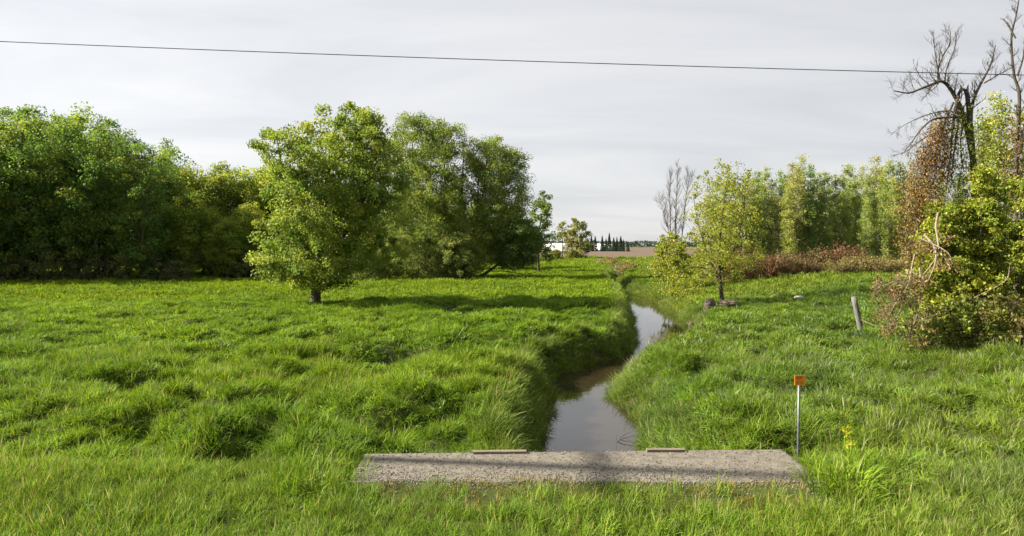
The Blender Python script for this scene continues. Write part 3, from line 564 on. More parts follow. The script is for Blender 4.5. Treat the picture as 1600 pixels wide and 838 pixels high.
G_T1 = [(.145, .17, .022), (.118, .15, .02), (.175, .192, .028)]; G_T2 = [(.10, .125, .026), (.13, .13, .034), (.085, .115, .024)]; G_T3 = [(.20, .22, .045), (.16, .19, .04)]
for px, Y, rows, pal, lab, s, cl_, lv_, rc in [
    (1468, 23.2, [(318, 1452, 1492), (345, 1432, 1505), (380, 1424, 1512), (420, 1418, 1512), (460, 1416, 1512), (500, 1418, 1506), (528, 1430, 1490)], G_T1, 'yellow-green leafy shrub under the rusty hanging leaves of the snapped tree', 111, 230, 50, .28),
    (1532, 23.0, [(262, 1528, 1552), (290, 1506, 1566), (330, 1494, 1574), (380, 1490, 1578), (430, 1490, 1578), (480, 1492, 1576), (525, 1500, 1565)], G_T1, 'tallest leafy shrub, hiding the trunk of the snapped tree', 112, 270, 50, .28),
    (1592, 22.6, [(285, 1580, 1612), (320, 1564, 1640), (380, 1554, 1655), (440, 1552, 1655), (500, 1556, 1650), (530, 1570, 1640)], G_T1 + G_T2[:1], 'leafy shrub at the right edge of the picture, beside the snapped tree', 113, 230, 46, .28),
    (1560, 26.5, [(150, 1545, 1560), (175, 1535, 1585), (215, 1532, 1596), (260, 1532, 1600), (300, 1536, 1600)], G_T3, 'airy pale sapling rising behind the leafy shrubs, thin enough to see sky through', 114, 130, 20, .34),
    (1540, 27.2, [(185, 1532, 1546), (215, 1526, 1558), (260, 1524, 1562), (310, 1526, 1560)], G_T3, 'slender pale sapling close behind the trunk of the snapped tree', 115, 105, 20, .32),
    (1600, 27.0, [(170, 1590, 1610), (205, 1578, 1626), (250, 1574, 1630), (310, 1576, 1628)], G_T3 + G_T2[:1], 'pale sapling at the right edge of the picture, behind the tall bare stem', 116, 85, 18, .34)]:
    b = base(px, Y); by = pyz(b[2], Y)
    st = [(spline([(0, 0, -.1), (a * .25, c * .2, 1.2), (a * .6, c * .4, 3), (a * .8, c * .5, rows_px(rows, px, by, Y)[0][0] * .9)], 12), .045, .012) for a, c in [(-.9, .3), (-.2, -.5), (.4, .6), (1, -.2)]]
    make_tree('shrub' if s < 114 else 'sapling', b, rows_px(rows, px, by, Y), st, pal, lab, 'shrub' if s < 114 else 'sapling', seed=s, clumps=int(cl_ * 1.25), leaves=int(lv_ * 1.35), rc=rc, leaf=.10, shell=.75, lobes=.55, tip=.006, free=.12, crown='foliage', trunk='stem', step=.3, cl=.35, flat=.7, bark=M_bark)
for px, Y, h, hw, pal, lab, s in [(1462, 21.9, 1.6, .95, G_T2, 'low shadowy bramble at the left foot of the tangle', 121), (1515, 21.6, 1.9, 1.1, G_T1[:2] + G_T2, 'low leafy bramble in the middle of the tangle front', 122), (1572, 21.5, 2.0, 1.1, [(.10, .085, .04), (.08, .09, .025), (.12, .12, .03)], 'brownish twiggy bramble at the right of the tangle front', 123)]:
    make_tree('bramble', base(px, Y), [(h, -hw * .4, hw * .4), (h * .7, -hw, hw), (.1, -hw * 1.1, hw * 1.1)], [(spline([(0, 0, -.1), (a * .4, 0, h * .4), (a, .1, h * .8)], 6), .02, .008) for a in (-.8, -.3, .3, .8)], pal, lab, 'shrub', 'brambles along the tangle front', seed=s, clumps=80, leaves=36, rc=.26, leaf=.11, tip=.005, free=.1, crown='foliage', trunk='stem', lobes=.45, cl=.35)
# fallen limbs leaning out of the tangle
for pts, Y, r0, lab, s, leaves in [
    ([(1500, 330), (1484, 352), (1474, 372), (1462, 398), (1440, 430), (1412, 470), (1390, 510)], 21.4, .038, 'longest broken limb leaning from the tangle down to the grass, rusty leaves on it', 131, 1),
    ([(1478, 366), (1470, 388), (1458, 412), (1446, 442)], 21.1, .04, 'pale barkless limb hanging across the leafy shrubs', 132, 0),
    ([(1472, 372), (1478, 395), (1484, 420)], 21.0, .022, 'thin straight broken stick hanging below the pale limb', 133, 0),
    ([(1462, 398), (1440, 415), (1416, 445), (1396, 475), (1384, 500)], 21.3, .026, 'upper one of the rust-leaved dead branches drooping left of the tangle', 135, 1),
    ([(1470, 420), (1448, 452), (1430, 490), (1418, 525)], 21.2, .026, 'steep rust-leaved dead branch nearest the brambles, its tip in the grass', 136, 1),
    ([(1560, 470), (1566, 440), (1574, 415)], 20.9, .02, 'short bare stick slanting up in front of the brownish bramble', 137, 0),
    ([(1450, 425), (1424, 436), (1396, 440), (1372, 448)], 21.6, .03, 'thin broken branch sticking out left towards the fence post', 134, 1)]:
    o3 = at(*pts[0], Y); r = np.random.default_rng(s); root = empty('fallen_branch', o3, lab, 'branch'); P = pxp(pts, Y, 3 * len(pts), [1.1, -.1, -.1], o3)
    polys = [(P, np.linspace(r0, r0 * .35, len(P)))] + twigs(r, P, r0 * .6, 16 if leaves else 3, .75 if leaves else .35, 2 if leaves else 1, -.25, .25)
    V, f = poly_tubes(polys, 5); mesh_np('limb', V, f, M_dead, root, smooth=True)
    if leaves:
        n = 900 if s == 131 else 520; ii = r.integers(1, len(polys), n); C = np.array([polys[q][0][r.integers(2, len(polys[q][0]))] for q in ii]) + r.normal(size=(n, 3)) * .06
        V, qd = leaf_quads(C, .09, r, .9, .45); mesh_np('dead_leaves', V, [qd], M_dry, root, cols=leaf_cols(r, 8, n, RUST))

# ------------------------------------------------------------------ culvert, gravel, boards, marker, pole, cable
# the slab runs from X -2.12 to 4.0 and is turned by about 2 degrees
cv = empty('culvert', (.95, 9.0, 0), 'concrete culvert slab with gravel over the stream beside the road', 'culvert', rz=R(2.0))
nx_, ny_ = 120, 26
U_, V_ = np.meshgrid(np.linspace(-3.07, 3.07, nx_), np.linspace(-.75, .75, ny_)); ex = np.abs(U_) / 3.07; ey = np.abs(V_) / .75
wear = .035 * fbm(U_ * 2.2, V_ * 2.2 + 3, 1) + .03 * np.clip(vnoise(U_ * 6, V_ * 6, 5) - .7, 0, 1)
X_ = U_ - np.sign(U_) * (ex > .99) * (.004 + wear * 1.2); Y_ = V_ - np.sign(V_) * (ey > .99) * (.004 + wear)
Z_ = .006 * (fbm(U_ * 1.1, V_ * 1.1, 3) - .5) - .014 * ((ex > .99) | (ey > .99)) * (.5 + fbm(U_ * 5, V_ * 5, 2))
top_ = np.stack([X_, Y_, Z_], -1); ring_ = np.concatenate([top_[0], top_[1:, -1], top_[-1, -2::-1], top_[-2:0:-1, 0]]); low_ = ring_.copy(); low_[:, 2] = -.30
i, j = np.meshgrid(np.arange(nx_ - 1), np.arange(ny_ - 1)); a0 = (j * nx_ + i).ravel(); n0 = nx_ * ny_; m_ = len(ring_); k = np.arange(m_); k2 = (k + 1) % m_
mesh_np('deck_slab', np.concatenate([top_.reshape(-1, 3), ring_, low_]), [np.concatenate([np.stack([a0, a0 + 1, a0 + 1 + nx_, a0 + nx_], 1), np.stack([n0 + k, n0 + m_ + k, n0 + m_ + k2, n0 + k2], 1)])], M_conc, cv)
box('headwall', (6.14, .22, .40), (0, .60, -.502), M_conc, cv, bevel=.01)
for s_ in (-1, 1): box('abutment', (1.45, .22, 2.2), (s_ * 2.345 , .60, -1.804), M_conc, cv, bevel=.01)
# front edge of the slab is buried under gravel and moss
lump = lambda x: .18 * vnoise(x * 1.3, 0 * x, 1) + .1 * vnoise(x * 4, 0 * x + 3, 2)
def icos(seed):
    import bmesh
    bm = bmesh.new(); bmesh.ops.create_icosphere(bm, subdivisions=1, radius=.5); rr = random.Random(seed)
    for v in bm.verts: v.co = v.co * rr.uniform(.7, 1.15); v.co.z *= .65
    me = bpy.data.meshes.new('pebble'); bm.to_mesh(me); bm.free(); me.materials.append(M_pebble); return bpy.data.objects.new('pebble', me)
m, n, l = newmat('pebble'); M_pebble = m; o = n.new('ShaderNodeOutputMaterial'); p = n.new('ShaderNodeBsdfPrincipled'); p.inputs['Roughness'].default_value = .9; l.new(p.outputs[0], o.inputs[0])
t = n.new('ShaderNodeAttribute'); t.attribute_type = 'INSTANCER'; t.attribute_name = 'tint'; l.new(t.outputs['Color'], p.inputs['Base Color'])

def scatter(name, P, rot, scl, tint, sources, label, cat):
    me = bpy.data.meshes.new(name); me.vertices.add(len(P)); me.vertices.foreach_set('co', np.asarray(P, np.float32).ravel())
    for nm, ty, d, key in (('rot', 'FLOAT_VECTOR', rot, 'vector'), ('scl', 'FLOAT_VECTOR', scl, 'vector'), ('tint', 'FLOAT_VECTOR', tint, 'vector')):
        a = me.attributes.new(nm, ty, 'POINT'); a.data.foreach_set(key, np.asarray(d, np.float32).ravel())
    a = me.attributes.new('idx', 'INT', 'POINT'); a.data.foreach_set('value', np.random.default_rng(len(P)).integers(0, len(sources), len(P)).astype(np.int32))
    o = bpy.data.objects.new(name, me); COL.objects.link(o); tag(o, label, cat, kind='stuff')
    c = bpy.data.collections.new(name + '_sources')
    for s in sources: c.objects.link(s)
    g = bpy.data.node_groups.new(name + '_scatter', 'GeometryNodeTree'); g.interface.new_socket('Geometry', in_out='INPUT', socket_type='NodeSocketGeometry'); g.interface.new_socket('Geometry', in_out='OUTPUT', socket_type='NodeSocketGeometry')
    n = g.nodes; gi = n.new('NodeGroupInput'); go = n.new('NodeGroupOutput'); ci = n.new('GeometryNodeCollectionInfo'); ci.inputs['Collection'].default_value = c; ci.inputs['Separate Children'].default_value = True; ci.inputs['Reset Children'].default_value = True
    ip = n.new('GeometryNodeInstanceOnPoints'); ip.inputs['Pick Instance'].default_value = True
    g.links.new(gi.outputs[0], ip.inputs['Points']); g.links.new(ci.outputs[0], ip.inputs['Instance'])
    for nm, ty, sock in (('rot', 'FLOAT_VECTOR', 'Rotation'), ('scl', 'FLOAT_VECTOR', 'Scale'), ('idx', 'INT', 'Instance Index')):
        a = n.new('GeometryNodeInputNamedAttribute'); a.data_type = ty; a.inputs[0].default_value = nm; g.links.new(a.outputs[0], ip.inputs[sock])
    g.links.new(ip.outputs[0], go.inputs[0]); md = o.modifiers.new('scatter', 'NODES'); md.node_group = g
    return o
# gravel: thick along the middle of the slab, thinning towards its clean back edge
n_ = 19000; X = rng.uniform(-2.05, 3.95, n_); Y = rng.uniform(7.6, 9.75, n_); edge = 9.42 + .55 * (fbm(X * 1.1, Y * .8, 4) - .5) - .04 * np.abs(X - 1)
dens = np.clip(1 - sm(Y, edge - .9, edge + .1), .22, 1) * (.12 + .88 * sm(Y, 7.95, 8.4)); k = rng.random(n_) < dens; X, Y = X[k], Y[k]; n_ = len(X)
s_ = .009 + .019 * rng.random(n_) ** 2.5; g_ = (.07 + .15 * rng.random(n_) ** 1.5)[:, None] * np.array([[1, .91, .78]]) * (1 + .15 * rng.normal(size=(n_, 1))).clip(.5, 1.4)
scatter('gravel', np.stack([X, Y, np.maximum(.002, height(X, Y)) + s_ * .2], 1), rng.uniform(0, 6.28, (n_, 3)), np.repeat(s_[:, None], 3, 1), g_, [icos(q) for q in range(5)], 'loose grey gravel spread over the culvert slab', 'gravel')
for px, w_, py, lab in [(781, .77, 704.5, 'longer weathered timber board lying on the slab edge, left one'), (1040, .56, 701.5, 'shorter weathered timber board lying on the slab edge, right one')]:
    Yb = 9.60 + (px - 800) / F * 9.7 * math.tan(R(2)) + .02
    box('timber_board', (w_, .085, .038), ((px - CX) / F * Yb, Yb, .020), M_wood, rot=(0, 0, R(2.0 if px < 900 else .8)), bevel=.006); tag(bpy.context.scene.objects[-1] if False else COL.objects[-1], lab, 'board')
# marker: thin galvanised post with an orange plate carrying two lines of dark lettering
Ym = 9.95; xm = (1246 - CX) / F * Ym; zb = gz(xm, Ym); zt = CAMZ - (586 - HY) / F * Ym
ms = empty('marker_sign', (xm, Ym, zb), 'orange marker plate on a thin galvanised post beside the culvert', 'sign'); ms.rotation_euler = (0, R(.8), R(6))
Hm = zt - zb
V, f = poly_tubes([(np.array([(0, 0, -.3), (0, 0, Hm * .5), (0, 0, Hm - .03)]), np.array([.019] * 3))], 10); mesh_np('post', V, f, M_steel, ms, smooth=True)
pl = box('sign_plate', (.170, .008, .150), (0, -.026, Hm - .075), M_orange, ms, bevel=.003)
import bmesh
bm = bmesh.new(); rr = random.Random(3)
for row, zc in enumerate((.036, -.034)):                        # two unreadably small lines of block lettering
    x = -.052
    while x < .045:
        wl = rr.uniform(.012, .02)
        for (dx, dz, sx, sz) in [(0, 0, .0042, .044), (wl * .5, .0199, wl, .0042), (wl * .5, rr.choice((0, -.0199)), wl * .8, .0042)] + ([(wl, 0, .0042, .036)] if rr.random() < .6 else []):
            v = bmesh.ops.create_cube(bm, size=1)['verts']; off = rr.uniform(0, .0004)
            for q in v: q.co = Vector((q.co.x * sx + x + dx, q.co.y * (.0012 + off) - .0048, q.co.z * sz + zc + dz))
        x += wl + .009
me = bpy.data.meshes.new('lettering'); bm.to_mesh(me); bm.free(); me.materials.append(M_ink); lo_ = bpy.data.objects.new('lettering', me); COL.objects.link(lo_); lo_.parent = pl
# utility pole just outside the frame: its shadow lies along the slab
pole = empty('utility_pole', (-12.7, 10.85, gz(-12.7, 10.85)), 'wooden roadside utility pole left of the picture, its shadow on the slab', 'pole')
V, f = poly_tubes([(np.array([(0, .07, -.5), (0, -.8, 6), (0, -1.62, 12.3)]), np.array([.15, .13, .105]))], 12); mesh_np('shaft', V, f, M_bark, pole, smooth=True)
box('crossarm', (.12, 2.2, .14), (.12, -1.38, 10.5), M_bark, pole)
Yc = 10.02; c0, c1, c2 = at(0, 65, Yc), at(800, 95, Yc), at(1600, 117.5, Yc); A_ = np.polyfit([c0[0], c1[0], c2[0]], [c0[2], c1[2], c2[2]], 2)
X = np.linspace(-12.6, 28, 90); V, f = poly_tubes([(np.stack([X, np.full(90, Yc), np.polyval(A_, X)], 1), np.full(90, .0064))], 8)
ca = mesh_np('overhead_cable', V, f, M_cable, smooth=True); tag(ca, 'single black overhead cable crossing the whole sky', 'cable')

# fence post, fence wire, stones
b = base(1347, 29); top_ = at(1334, 464, 29) - b
root = empty('fence_post', b, 'leaning grey weathered fence post standing in the grass', 'post'); d = top_ / np.linalg.norm(top_); Hp = np.linalg.norm(top_)
P = np.array([-d * .4, d * Hp * .4, d * Hp * .8, d * Hp]); V, f = poly_tubes([(P, np.array([.13, .125, .12, .115]))], 5); mesh_np('shaft', V, f, M_post, root)
P = spline([at(1345, 500, 28.9), at(1365, 508, 28.5), at(1385, 514, 28), at(1402, 514, 27)], 20); V, f = poly_tubes([(P, np.full(20, .017))], 5); fw = mesh_np('fence_wire', V, f, M_dead); tag(fw, 'slack rusty fence wire running from the leaning post into the tangle', 'wire')
def rock(px, Y, s, lab, mat, seed, rot=0, name='boulder', sink=-.12):
    import bmesh
    bm = bmesh.new(); bmesh.ops.create_icosphere(bm, subdivisions=3, radius=1); rr = np.random.default_rng(seed); dd = rr.normal(size=(7, 3)); dd /= np.linalg.norm(dd, axis=1, keepdims=True)
    for v in bm.verts:
        c = np.array(v.co); k = min(1.0, min((.72 + .2 * q / 7) / max(c @ dd[q], 1e-3) for q in range(7))); v.co = Vector(c * k * (1 + .05 * rr.normal() * .5)) * 1.0; v.co.x *= s[0]; v.co.y *= s[1]; v.co.z *= s[2]
    me = bpy.data.meshes.new(name); bm.to_mesh(me); bm.free(); me.materials.append(mat); o = bpy.data.objects.new(name, me); COL.objects.link(o)
    b = base(px, Y); o.location = (b[0], b[1], b[2] + s[2] * .6 - sink); o.rotation_euler = (0, 0, rot); return tag(o, lab, 'stone')
rock(1108, 41.5, (.42, .35, .55), 'dark upright boulder just left of the small tree on the bank', M_stone, 1, .4)
rock(1138, 42.2, (.75, .5, .34), 'flat brown boulder against the trunk of the small bank tree', M_stone, 2, -.3)
rock(1080, 40.2, (.2, .2, .36), 'small pointed dark stone near the water, farthest left', M_stone, 3, .2)
rock(1248, 41, (.3, .2, .12), 'pale flat stone lying alone in the grass of the right bank', M_pale_stone, 4, .1, sink=-.32)
# yellow weed and twigs in the stream
make_tree('weed_plant', base(1333, 9.55), [(.72, -.10, -.04), (.5, -.10, .02), (.3, -.06, .10), (.12, -.04, .18)], [(spline([(0, 0, -.1), (-.02, 0, .35), (-.07, 0, .72)], 8), .007, .003)], [(.27, .28, .014), (.22, .25, .018)], 'tall yellow weed in the verge right of the orange marker', 'weed', seed=141, clumps=55, leaves=14, rc=.05, leaf=.045, tip=.002, free=.1, crown='leaves', trunk='stem', step=.1)
r = np.random.default_rng(142); o3 = np.array([(958 - CX) / F * 17.6, 17.6, WATER_Z]); polys = [(spline([(0, 0, -.1), (.2, .05, .05), (.5, .12, .12), (.85, .15, .16)], 10), np.linspace(.014, .005, 10)), (spline([(.1, .2, -.1), (.3, .35, .06), (.55, .5, .13)], 8), np.linspace(.012, .004, 8))]; polys += twigs(r, polys[0][0], .010, 5, .25, 1, .3)
root = empty('dead_twigs', o3, 'bare dead twigs poking out of the stream near the slab', 'branch'); V, f = poly_tubes(polys, 4); mesh_np('twig', V, f, M_bark_dark, root)

# ------------------------------------------------------------------ far farm, conifers, tree line
def barn(px, Y, wd, dp, hw, hr, lab):
    x = (px - CX) / F * Y; root = empty('barn', (x, Y, -1.0), lab, 'barn', 'far white farm buildings')
    a, c = wd / 2, dp / 2
    V = np.array([(-a, -c, 0), (a, -c, 0), (a, c, 0), (-a, c, 0), (-a, -c, hw), (a, -c, hw), (a, c, hw), (-a, c, hw), (-a, 0, hr), (a, 0, hr)], float)
    mesh_np('wall', V, [np.array([(0, 1, 5, 4), (2, 3, 7, 6)]), np.array([(1, 2, 6, 9, 5), (3, 0, 4, 8, 7)])], M_barn, root)
    e = .5; t_ = .12; sl = (hr - hw) / c; z0 = hw - e * sl + .05
    V = np.array([(-a - e, -c - e, z0), (a + e, -c - e, z0), (a + e, 0, hr + .05), (-a - e, 0, hr + .05), (a + e, c + e, z0), (-a - e, c + e, z0)], float); V2 = V + np.array([0, 0, t_]); VV = np.concatenate([V, V2])
    Q = np.array([(6, 7, 8, 9), (9, 8, 10, 11), (0, 3, 2, 1), (3, 5, 4, 2), (0, 1, 7, 6), (4, 5, 11, 10)]); T5 = np.array([(1, 2, 4, 10, 8, 7), (0, 6, 9, 11, 5, 3)])
    mesh_np('roof', VV, [Q, T5], M_white, root); return root
barn(855, 330, 8, 9, 1.2, 4.2, 'white-roofed farm building partly behind the far willows'); barn(874, 330, 7, 10, 1.2, 4.7, 'white-roofed farm building left of the far rounded willow')
barn(936, 430, 6, 10, 1.2, 4.6, 'small white-roofed building among the far conifers, left one'); barn(950, 432, 6.5, 10, 1.2, 4.6, 'small white-roofed building among the far conifers, right one')
G_C = [(.014, .028, .020), (.018, .035, .022), (.012, .024, .018)]
def conifer(seed, H, wd):
    r = np.random.default_rng(seed); root = empty('conifer_tree', (0, 0, 0), 'dark conifer in the far row around the white buildings', 'tree', 'far conifers'); V, f = poly_tubes([(np.array([(0, 0, -.2), (0, 0, H * .5), (0, 0, H * .98)]), np.array([.2, .13, .03]))], 6); mesh_np('trunk', V, f, M_bark_dark, root)
    n = 2600; t = r.random(n) ** .75; z = .4 + (H - .4) * (1 - t) ; tier = .75 + .35 * np.abs(np.sin(z * 3.1 + 1)); rad = (t ** .85) * wd / 2 * tier * r.random(n) ** .4; a = r.random(n) * 6.28
    a = np.round(a * 2.2 + z) / 2.2 + r.normal(size=n) * .12; V, q = leaf_quads(np.stack([np.cos(a) * rad, np.sin(a) * rad, z - rad * .15], 1), .55, r, .3, .4); mesh_np('crown', V, [q], M_leaf, root, cols=leaf_cols(r, 20, n, G_C)); return root
CC = [conifer(150, 13, 4.6), conifer(151, 11, 5.0)]
for q, (px, ty, Y) in enumerate([(924, 367, 405), (930, 369, 410), (941, 368, 412), (947, 373, 425), (952, 364, 415), (959, 371, 408), (964, 370, 412), (970, 369, 405), (974, 374, 400), (981, 378, 398), (918, 372, 400)]):
    x = (px - CX) / F * Y; H = CAMZ + (HY - ty) / F * Y + 1; p = CC[q % 2]; s = H / [13, 11][q % 2]
    if q < 2: p.location = (x, Y, -1); p.scale = (s, s, s)
    else: dup(p, (x, Y, -1), q * 1.3, s)
# distant wood along the horizon: one soft mass
r = np.random.default_rng(160); n = 26000; X = r.uniform(-900, 1100, n); Y = 1150 + r.uniform(-20, 40, n); top_ = 5 + 6 * fbm(X * .03, Y * 0, 2) + 4 * fbm(X * .12, Y * 0, 4); Z = -1 + top_ * r.random(n) ** .7
V, q = leaf_quads(np.stack([X, Y, Z], 1), 3.0, r, 0, .8); dw = mesh_np('distant_woods', V, [q], M_leaf, cols=leaf_cols(r, 13, n, [(.03, .045, .04), (.038, .055, .045)])); tag(dw, 'dark line of distant woods along the horizon', 'woods', kind='stuff')

# ------------------------------------------------------------------ grass
def clump(seed, n, rad, hmin, hmax, wid, lean, curl, pal, heads=0, headcol=(.26, .25, .11), up=0.0):
    r = np.random.default_rng(seed); VV, Q, T, CCc = [], [], [], []; off = 0; pal = np.array(pal)
    tl = np.array([0, .35, .7, 1.0])
    for q in range(n):
        a = r.random() * 6.28; rr_ = rad * math.sqrt(r.random()); p0 = np.array([math.cos(a) * rr_, math.sin(a) * rr_, -.04]); az = a + r.normal() * .9; h = r.uniform(hmin, hmax); dv = np.array([math.cos(az), math.sin(az), 0]); sv = np.array([-dv[1], dv[0], 0]); tw = r.normal() * .6; sv = sv * math.cos(tw) + dv * math.sin(tw)
        th0 = lean * r.random(); th1 = curl * (.4 + .9 * r.random()); pos = p0.copy(); c = pal[r.integers(len(pal))] * (1 + .3 * (r.random() * 2 - 1)); wq = wid * r.uniform(.7, 1.3); hd = q < heads
        P = [pos]; 
        for m in range(3):
            th = (th0 + th1 * ((tl[m] + tl[m + 1]) / 2) ** 1.5) * (.35 if hd else 1); pos = pos + (dv * math.sin(th) + np.array([0, 0, math.cos(th)])) * h * (tl[m + 1] - tl[m]) * (1.15 if hd else 1); P.append(pos)
        ws = [wq * .55, wq * .5, wq * .36] if not hd else [wq * .2, wq * .16, wq * .5]
        for m in range(3): VV += [P[m] - sv * ws[m], P[m] + sv * ws[m]]; CCc += [c, c] if not (hd and m == 2) else [np.array(headcol)] * 2
        VV.append(P[3]); CCc.append(c if not hd else np.array(headcol))
        Q += [(off, off + 1, off + 3, off + 2), (off + 2, off + 3, off + 5, off + 4)]; T.append((off + 4, off + 5, off + 6)); off += 7
    return mesh_np('grass_tuft', np.array(VV), [np.array(Q), np.array(T)], M_blade, cols=np.array(CCc), link=False)
GR1 = [(.118, .205, .012), (.095, .182, .011), (.142, .214, .015)]      # lush meadow
GR2 = [(.118, .200, .020), (.100, .185, .016), (.150, .210, .030)]        # verge
def cull(X, Y, m=4): return np.abs(X) < .80 * Y + m
def place(Xr, Yr, dens, seed, keep):
    r = np.random.default_rng(seed); n = int((Xr[1] - Xr[0]) * (Yr[1] - Yr[0]) * dens); X = r.uniform(*Xr, n); Y = r.uniform(*Yr, n); k = keep(X, Y, r); return X[k], Y[k], r
def tints(X, Y, r, base_=(1, 1, 1), var=.25):
    n1 = fbm(X * .22, Y * .22, 2) - .5; n2 = fbm(X * .9 + 4, Y * .9, 5, 2) - .5; l_, r2 = stream(Y); right = sm(X - r2, -.5, 4)
    v = 1 + var * 1.2 * n1 + var * n2 + .17 * r.normal(size=len(X)); yel = n1 * .8 + .25 * r.normal(size=len(X)) * .5
    t = np.stack([v * (1 + .35 * yel) * (1 - .04 * right), v * (1 + .05 * yel) * (1 - .11 * right), v * (1 - .3 * yel) * (1 + .8 * right)], 1) * np.array(base_); return t.clip(.3, 2)
def orient(X, Y, r, tilt, e=.35):
    gxn = (height(X + e, Y) - height(X - e, Y)) / (2 * e); gyn = (height(X, Y + e) - height(X, Y - e)) / (2 * e); gxn = gxn.clip(-.9, .9); gyn = gyn.clip(-.9, .9)
    ang = fbm(X * .16, Y * .16, 6) * 9; tx = .6 * tilt * np.cos(ang) - .25 * gxn + .22 * r.normal(size=len(X)); ty = .6 * tilt * np.sin(ang) - .25 * gyn + .22 * r.normal(size=len(X))
    # euler XYZ after a spin about Z: use small-angle tilt towards (tx, ty)
    return np.stack([-ty, tx, r.uniform(0, 6.28, len(X))], 1)
def rot_fix(rot):
    """euler XYZ = Rz*Ry*Rx, so spin is applied last; convert a spin-first tilt into eulers"""
    out_ = np.zeros_like(rot)
    cx, cy, cz = np.cos(rot[:, 0]), np.cos(rot[:, 1]), np.cos(rot[:, 2]); sx, sy, sz = np.sin(rot[:, 0]), np.sin(rot[:, 1]), np.sin(rot[:, 2])
    # M = Ry(ty) * Rx(tx) * Rz(spin)
    m00 = cy * cz + sy * sx * sz; m10 = cx * sz; m20 = -sy * cz + cy * sx * sz; m21 = sy * sz + cy * sx * cz; m22 = cy * cx
    out_[:, 0] = np.arctan2(m21, m22); out_[:, 1] = np.arcsin((-m20).clip(-1, 1)); out_[:, 2] = np.arctan2(m10, m00); return out_
def put(name, sets, sources, label, cat='grass'):
    P = np.concatenate([s[0] for s in sets]); ro = np.concatenate([s[1] for s in sets]); s_ = np.concatenate([s[2] for s in sets]); t = np.concatenate([s[3] for s in sets]); print(name, len(P)); return scatter(name, P, ro, s_, t, sources, label, cat)
def grass_set(X, Y, r, tilt, s0, tint=(1, 1, 1), zoff=0, hn=True, var=.25):
    h = hum(X, Y) if hn else .5 + 0 * X; s = s0 * (.72 + .4 * h + .5 * (fbm(X * .6, Y * .6, 1, 2) - .5)) * r.uniform(.75, 1.25, len(X)); P = np.stack([X, Y, height(X, Y) + zoff], 1)
    return P, rot_fix(orient(X, Y, r, tilt)), np.stack([s, s, s * r.uniform(.8, 1.2, len(X))], 1), tints(X, Y, r, tint, var)
onslab = lambda X, Y: (X > -2.25) & (X < 4.12) & (Y > 8.0) & (Y < 9.9)
wet = lambda X, Y: sdist(X, Y)
# meadow, near and middle distance
mk = lambda X, Y, r: cull(X, Y) & (wet(X, Y) > .05 + .45 * (vnoise(X * .9, Y * .9, 6) > .6)) & ~onslab(X, Y)
near = [clump(200 + q, 62, .19, .16, .34, .010, .6, 2.1, GR1) for q in range(4)] + [clump(204 + q, 46, .20, .18, .40, .0135, .7, 2.3, GR1) for q in range(2)]
near += [clump(207, 34, .18, .12, .26, .034, .9, 1.2, [(.10, .17, .04), (.13, .18, .035)]), clump(208, 50, .2, .22, .42, .009, .35, 1.2, GR1, heads=6, headcol=(.24, .25, .10))]
S = [grass_set(*place((-20, 22), (9.3, 23), 34, 1, mk), .13, 1.0)]
mid = [clump(217, 30, .3, .12, .24, .05, .9, 1.2, [(.10, .17, .04), (.12, .18, .035)])] + [clump(210 + q, 62, .30, .14, .30, .018, .7, 2.0, GR1) for q in range(5)]
put('meadow_grass', S, near, 'tall lush green meadow grass on both banks')
S2 = [grass_set(*place((-42, 42), (22, 48), 14, 2, mk), .1, 1.0)]
put('meadow_grass', S2, mid, 'lush green grass of the middle meadow')
far = [clump(220 + q, 60, .6, .14, .28, .042, .6, 1.4, GR1) for q in range(5)]
S3 = [grass_set(*place((-100, 100), (46, 110), 3.6, 3, mk), .2, 1.0, (1.1, 1.0, 1)), grass_set(*place((-130, 130), (108, 212), .7, 4, mk), .2, 1.5, (1.12, 1.02, 1))]
put('meadow_grass', S3, far, 'green grass of the far meadow')
# longer grass hanging over the water's edge
ek = lambda X, Y, r: cull(X, Y) & (wet(X, Y) > -.12) & (wet(X, Y) < 1.1) & ~onslab(X, Y) & (Y > 9.95)
edge_t = [clump(230 + q, 50, .16, .25, .6, .013, .5, 1.6, [(.095, .165, .022), (.115, .17, .028), (.13, .16, .04)], heads=2) for q in range(4)]
put('bank_grass', [grass_set(*place((-3, 14), (9.9, 40), 16, 5, ek), .3, .95), grass_set(*place((4, 22), (38, 110), 7, 6, ek), .3, 1.15)], edge_t, 'long grass hanging over the edges of the stream')
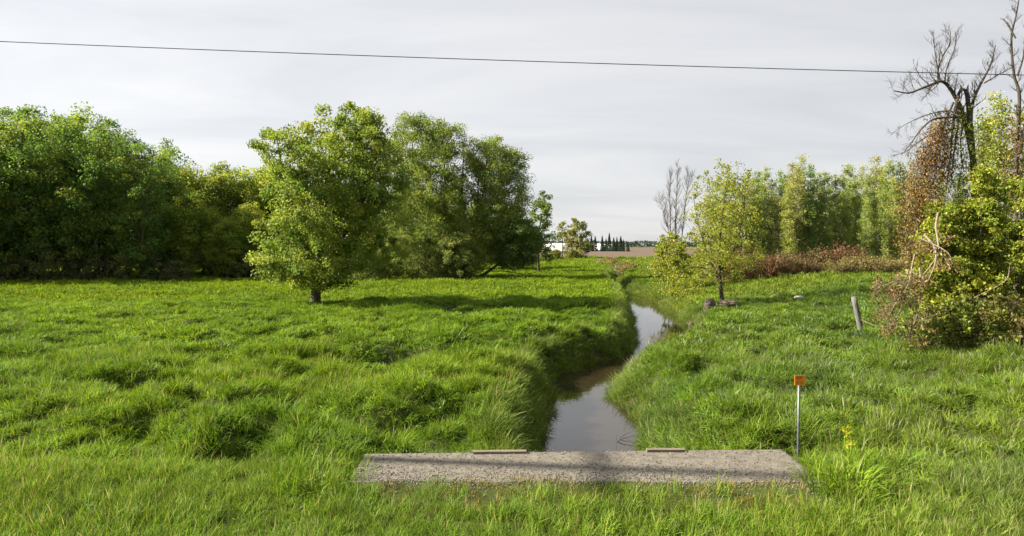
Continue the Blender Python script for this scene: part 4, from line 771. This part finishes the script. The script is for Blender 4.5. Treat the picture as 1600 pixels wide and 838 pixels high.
# verge along the road
vk = lambda X, Y, r: cull(X, Y, 3) & ~((X > -2.05) & (X < 3.95) & (Y > 7.75 + .5 * fbm(X * 1.5, Y * 0, 3)) & (Y < 9.9)) & (r.random(len(X)) < 1 - .8 * ((X > -1.8 + .5 * fbm(Y * 2, Y * 0, 1)) & (X < 3.6 + .5 * fbm(Y * 2, Y * 0, 6)) & (Y > 7.25 + .4 * fbm(X * 2, Y * 0, 5))))
verge = [clump(240 + q, 60, .15, .12, .28, .0065, .4, 1.3, GR2, heads=3) for q in range(4)] + [clump(244 + q, 40, .14, .12, .30, .009, .5, 1.5, GR2) for q in range(2)]
put('verge_grass', [grass_set(*place((-11, 11), (4.5, 9.8), 56, 7, vk), .10, 1.0, hn=False)], verge, 'lighter yellow-green verge grass along the road')
# taller tufts at both ends of the slab
tk = lambda X, Y, r: ((np.hypot((X + 2.5) / .5, (Y - 8.75) / .95) < 1) | (np.hypot((X - 4.75) / .85, (Y - 9.15) / .75) < 1) | (np.hypot((X - 4.15) / .45, (Y - 8.2) / .4) < 1))
put('verge_grass', [grass_set(*place((-3.2, 5.6), (7.5, 10), 34, 8, tk), 0.2, 1.35, hn=False)], near, 'taller grass tufts at the two ends of the slab')
# thin moss and short grass where the gravel gives out
sk = lambda X, Y, r: (X > -2.1) & (X < 3.95) & (Y < 8.0 + 1.0 * fbm(X * 1.1, Y * 2.5, 2)) & (Y > 7.0)
short = [clump(250 + q, 26, .09, .03, .11, .007, .5, 1.0, [(.17, .15, .035), (.14, .14, .03), (.20, .16, .06)]) for q in range(3)]
put('moss_grass', [grass_set(*place((-2.2, 4), (7.0, 9), 60, 9, sk), .1, 1.0, hn=False, zoff=.01)], short, 'thin mossy grass at the front of the gravel')

# dry straw and dead stalks along the water's edge and here and there in the meadow
straw = [clump(260 + q, 22, .16, .2, .5, .010, .7, 1.4, [(.20, .16, .075), (.15, .12, .05), (.10, .12, .03)]) for q in range(3)]
dk = lambda X, Y, r: cull(X, Y) & (wet(X, Y) > -.1) & (wet(X, Y) < .5) & (Y > 9.95) & (vnoise(X * .8, Y * .8, 4) > .55)
mk2 = lambda X, Y, r: cull(X, Y) & (wet(X, Y) > .6) & ~onslab(X, Y) & (Y > 11) & (vnoise(X * .5, Y * .5, 7) > .62)
put('dry_grass', [grass_set(*place((-1, 14), (10, 60), 5, 11, dk), .3, 1.0), grass_set(*place((-24, 24), (11, 40), .5, 12, mk2), .3, .85)], straw, 'dry straw stalks along the water edge and scattered in the meadow')
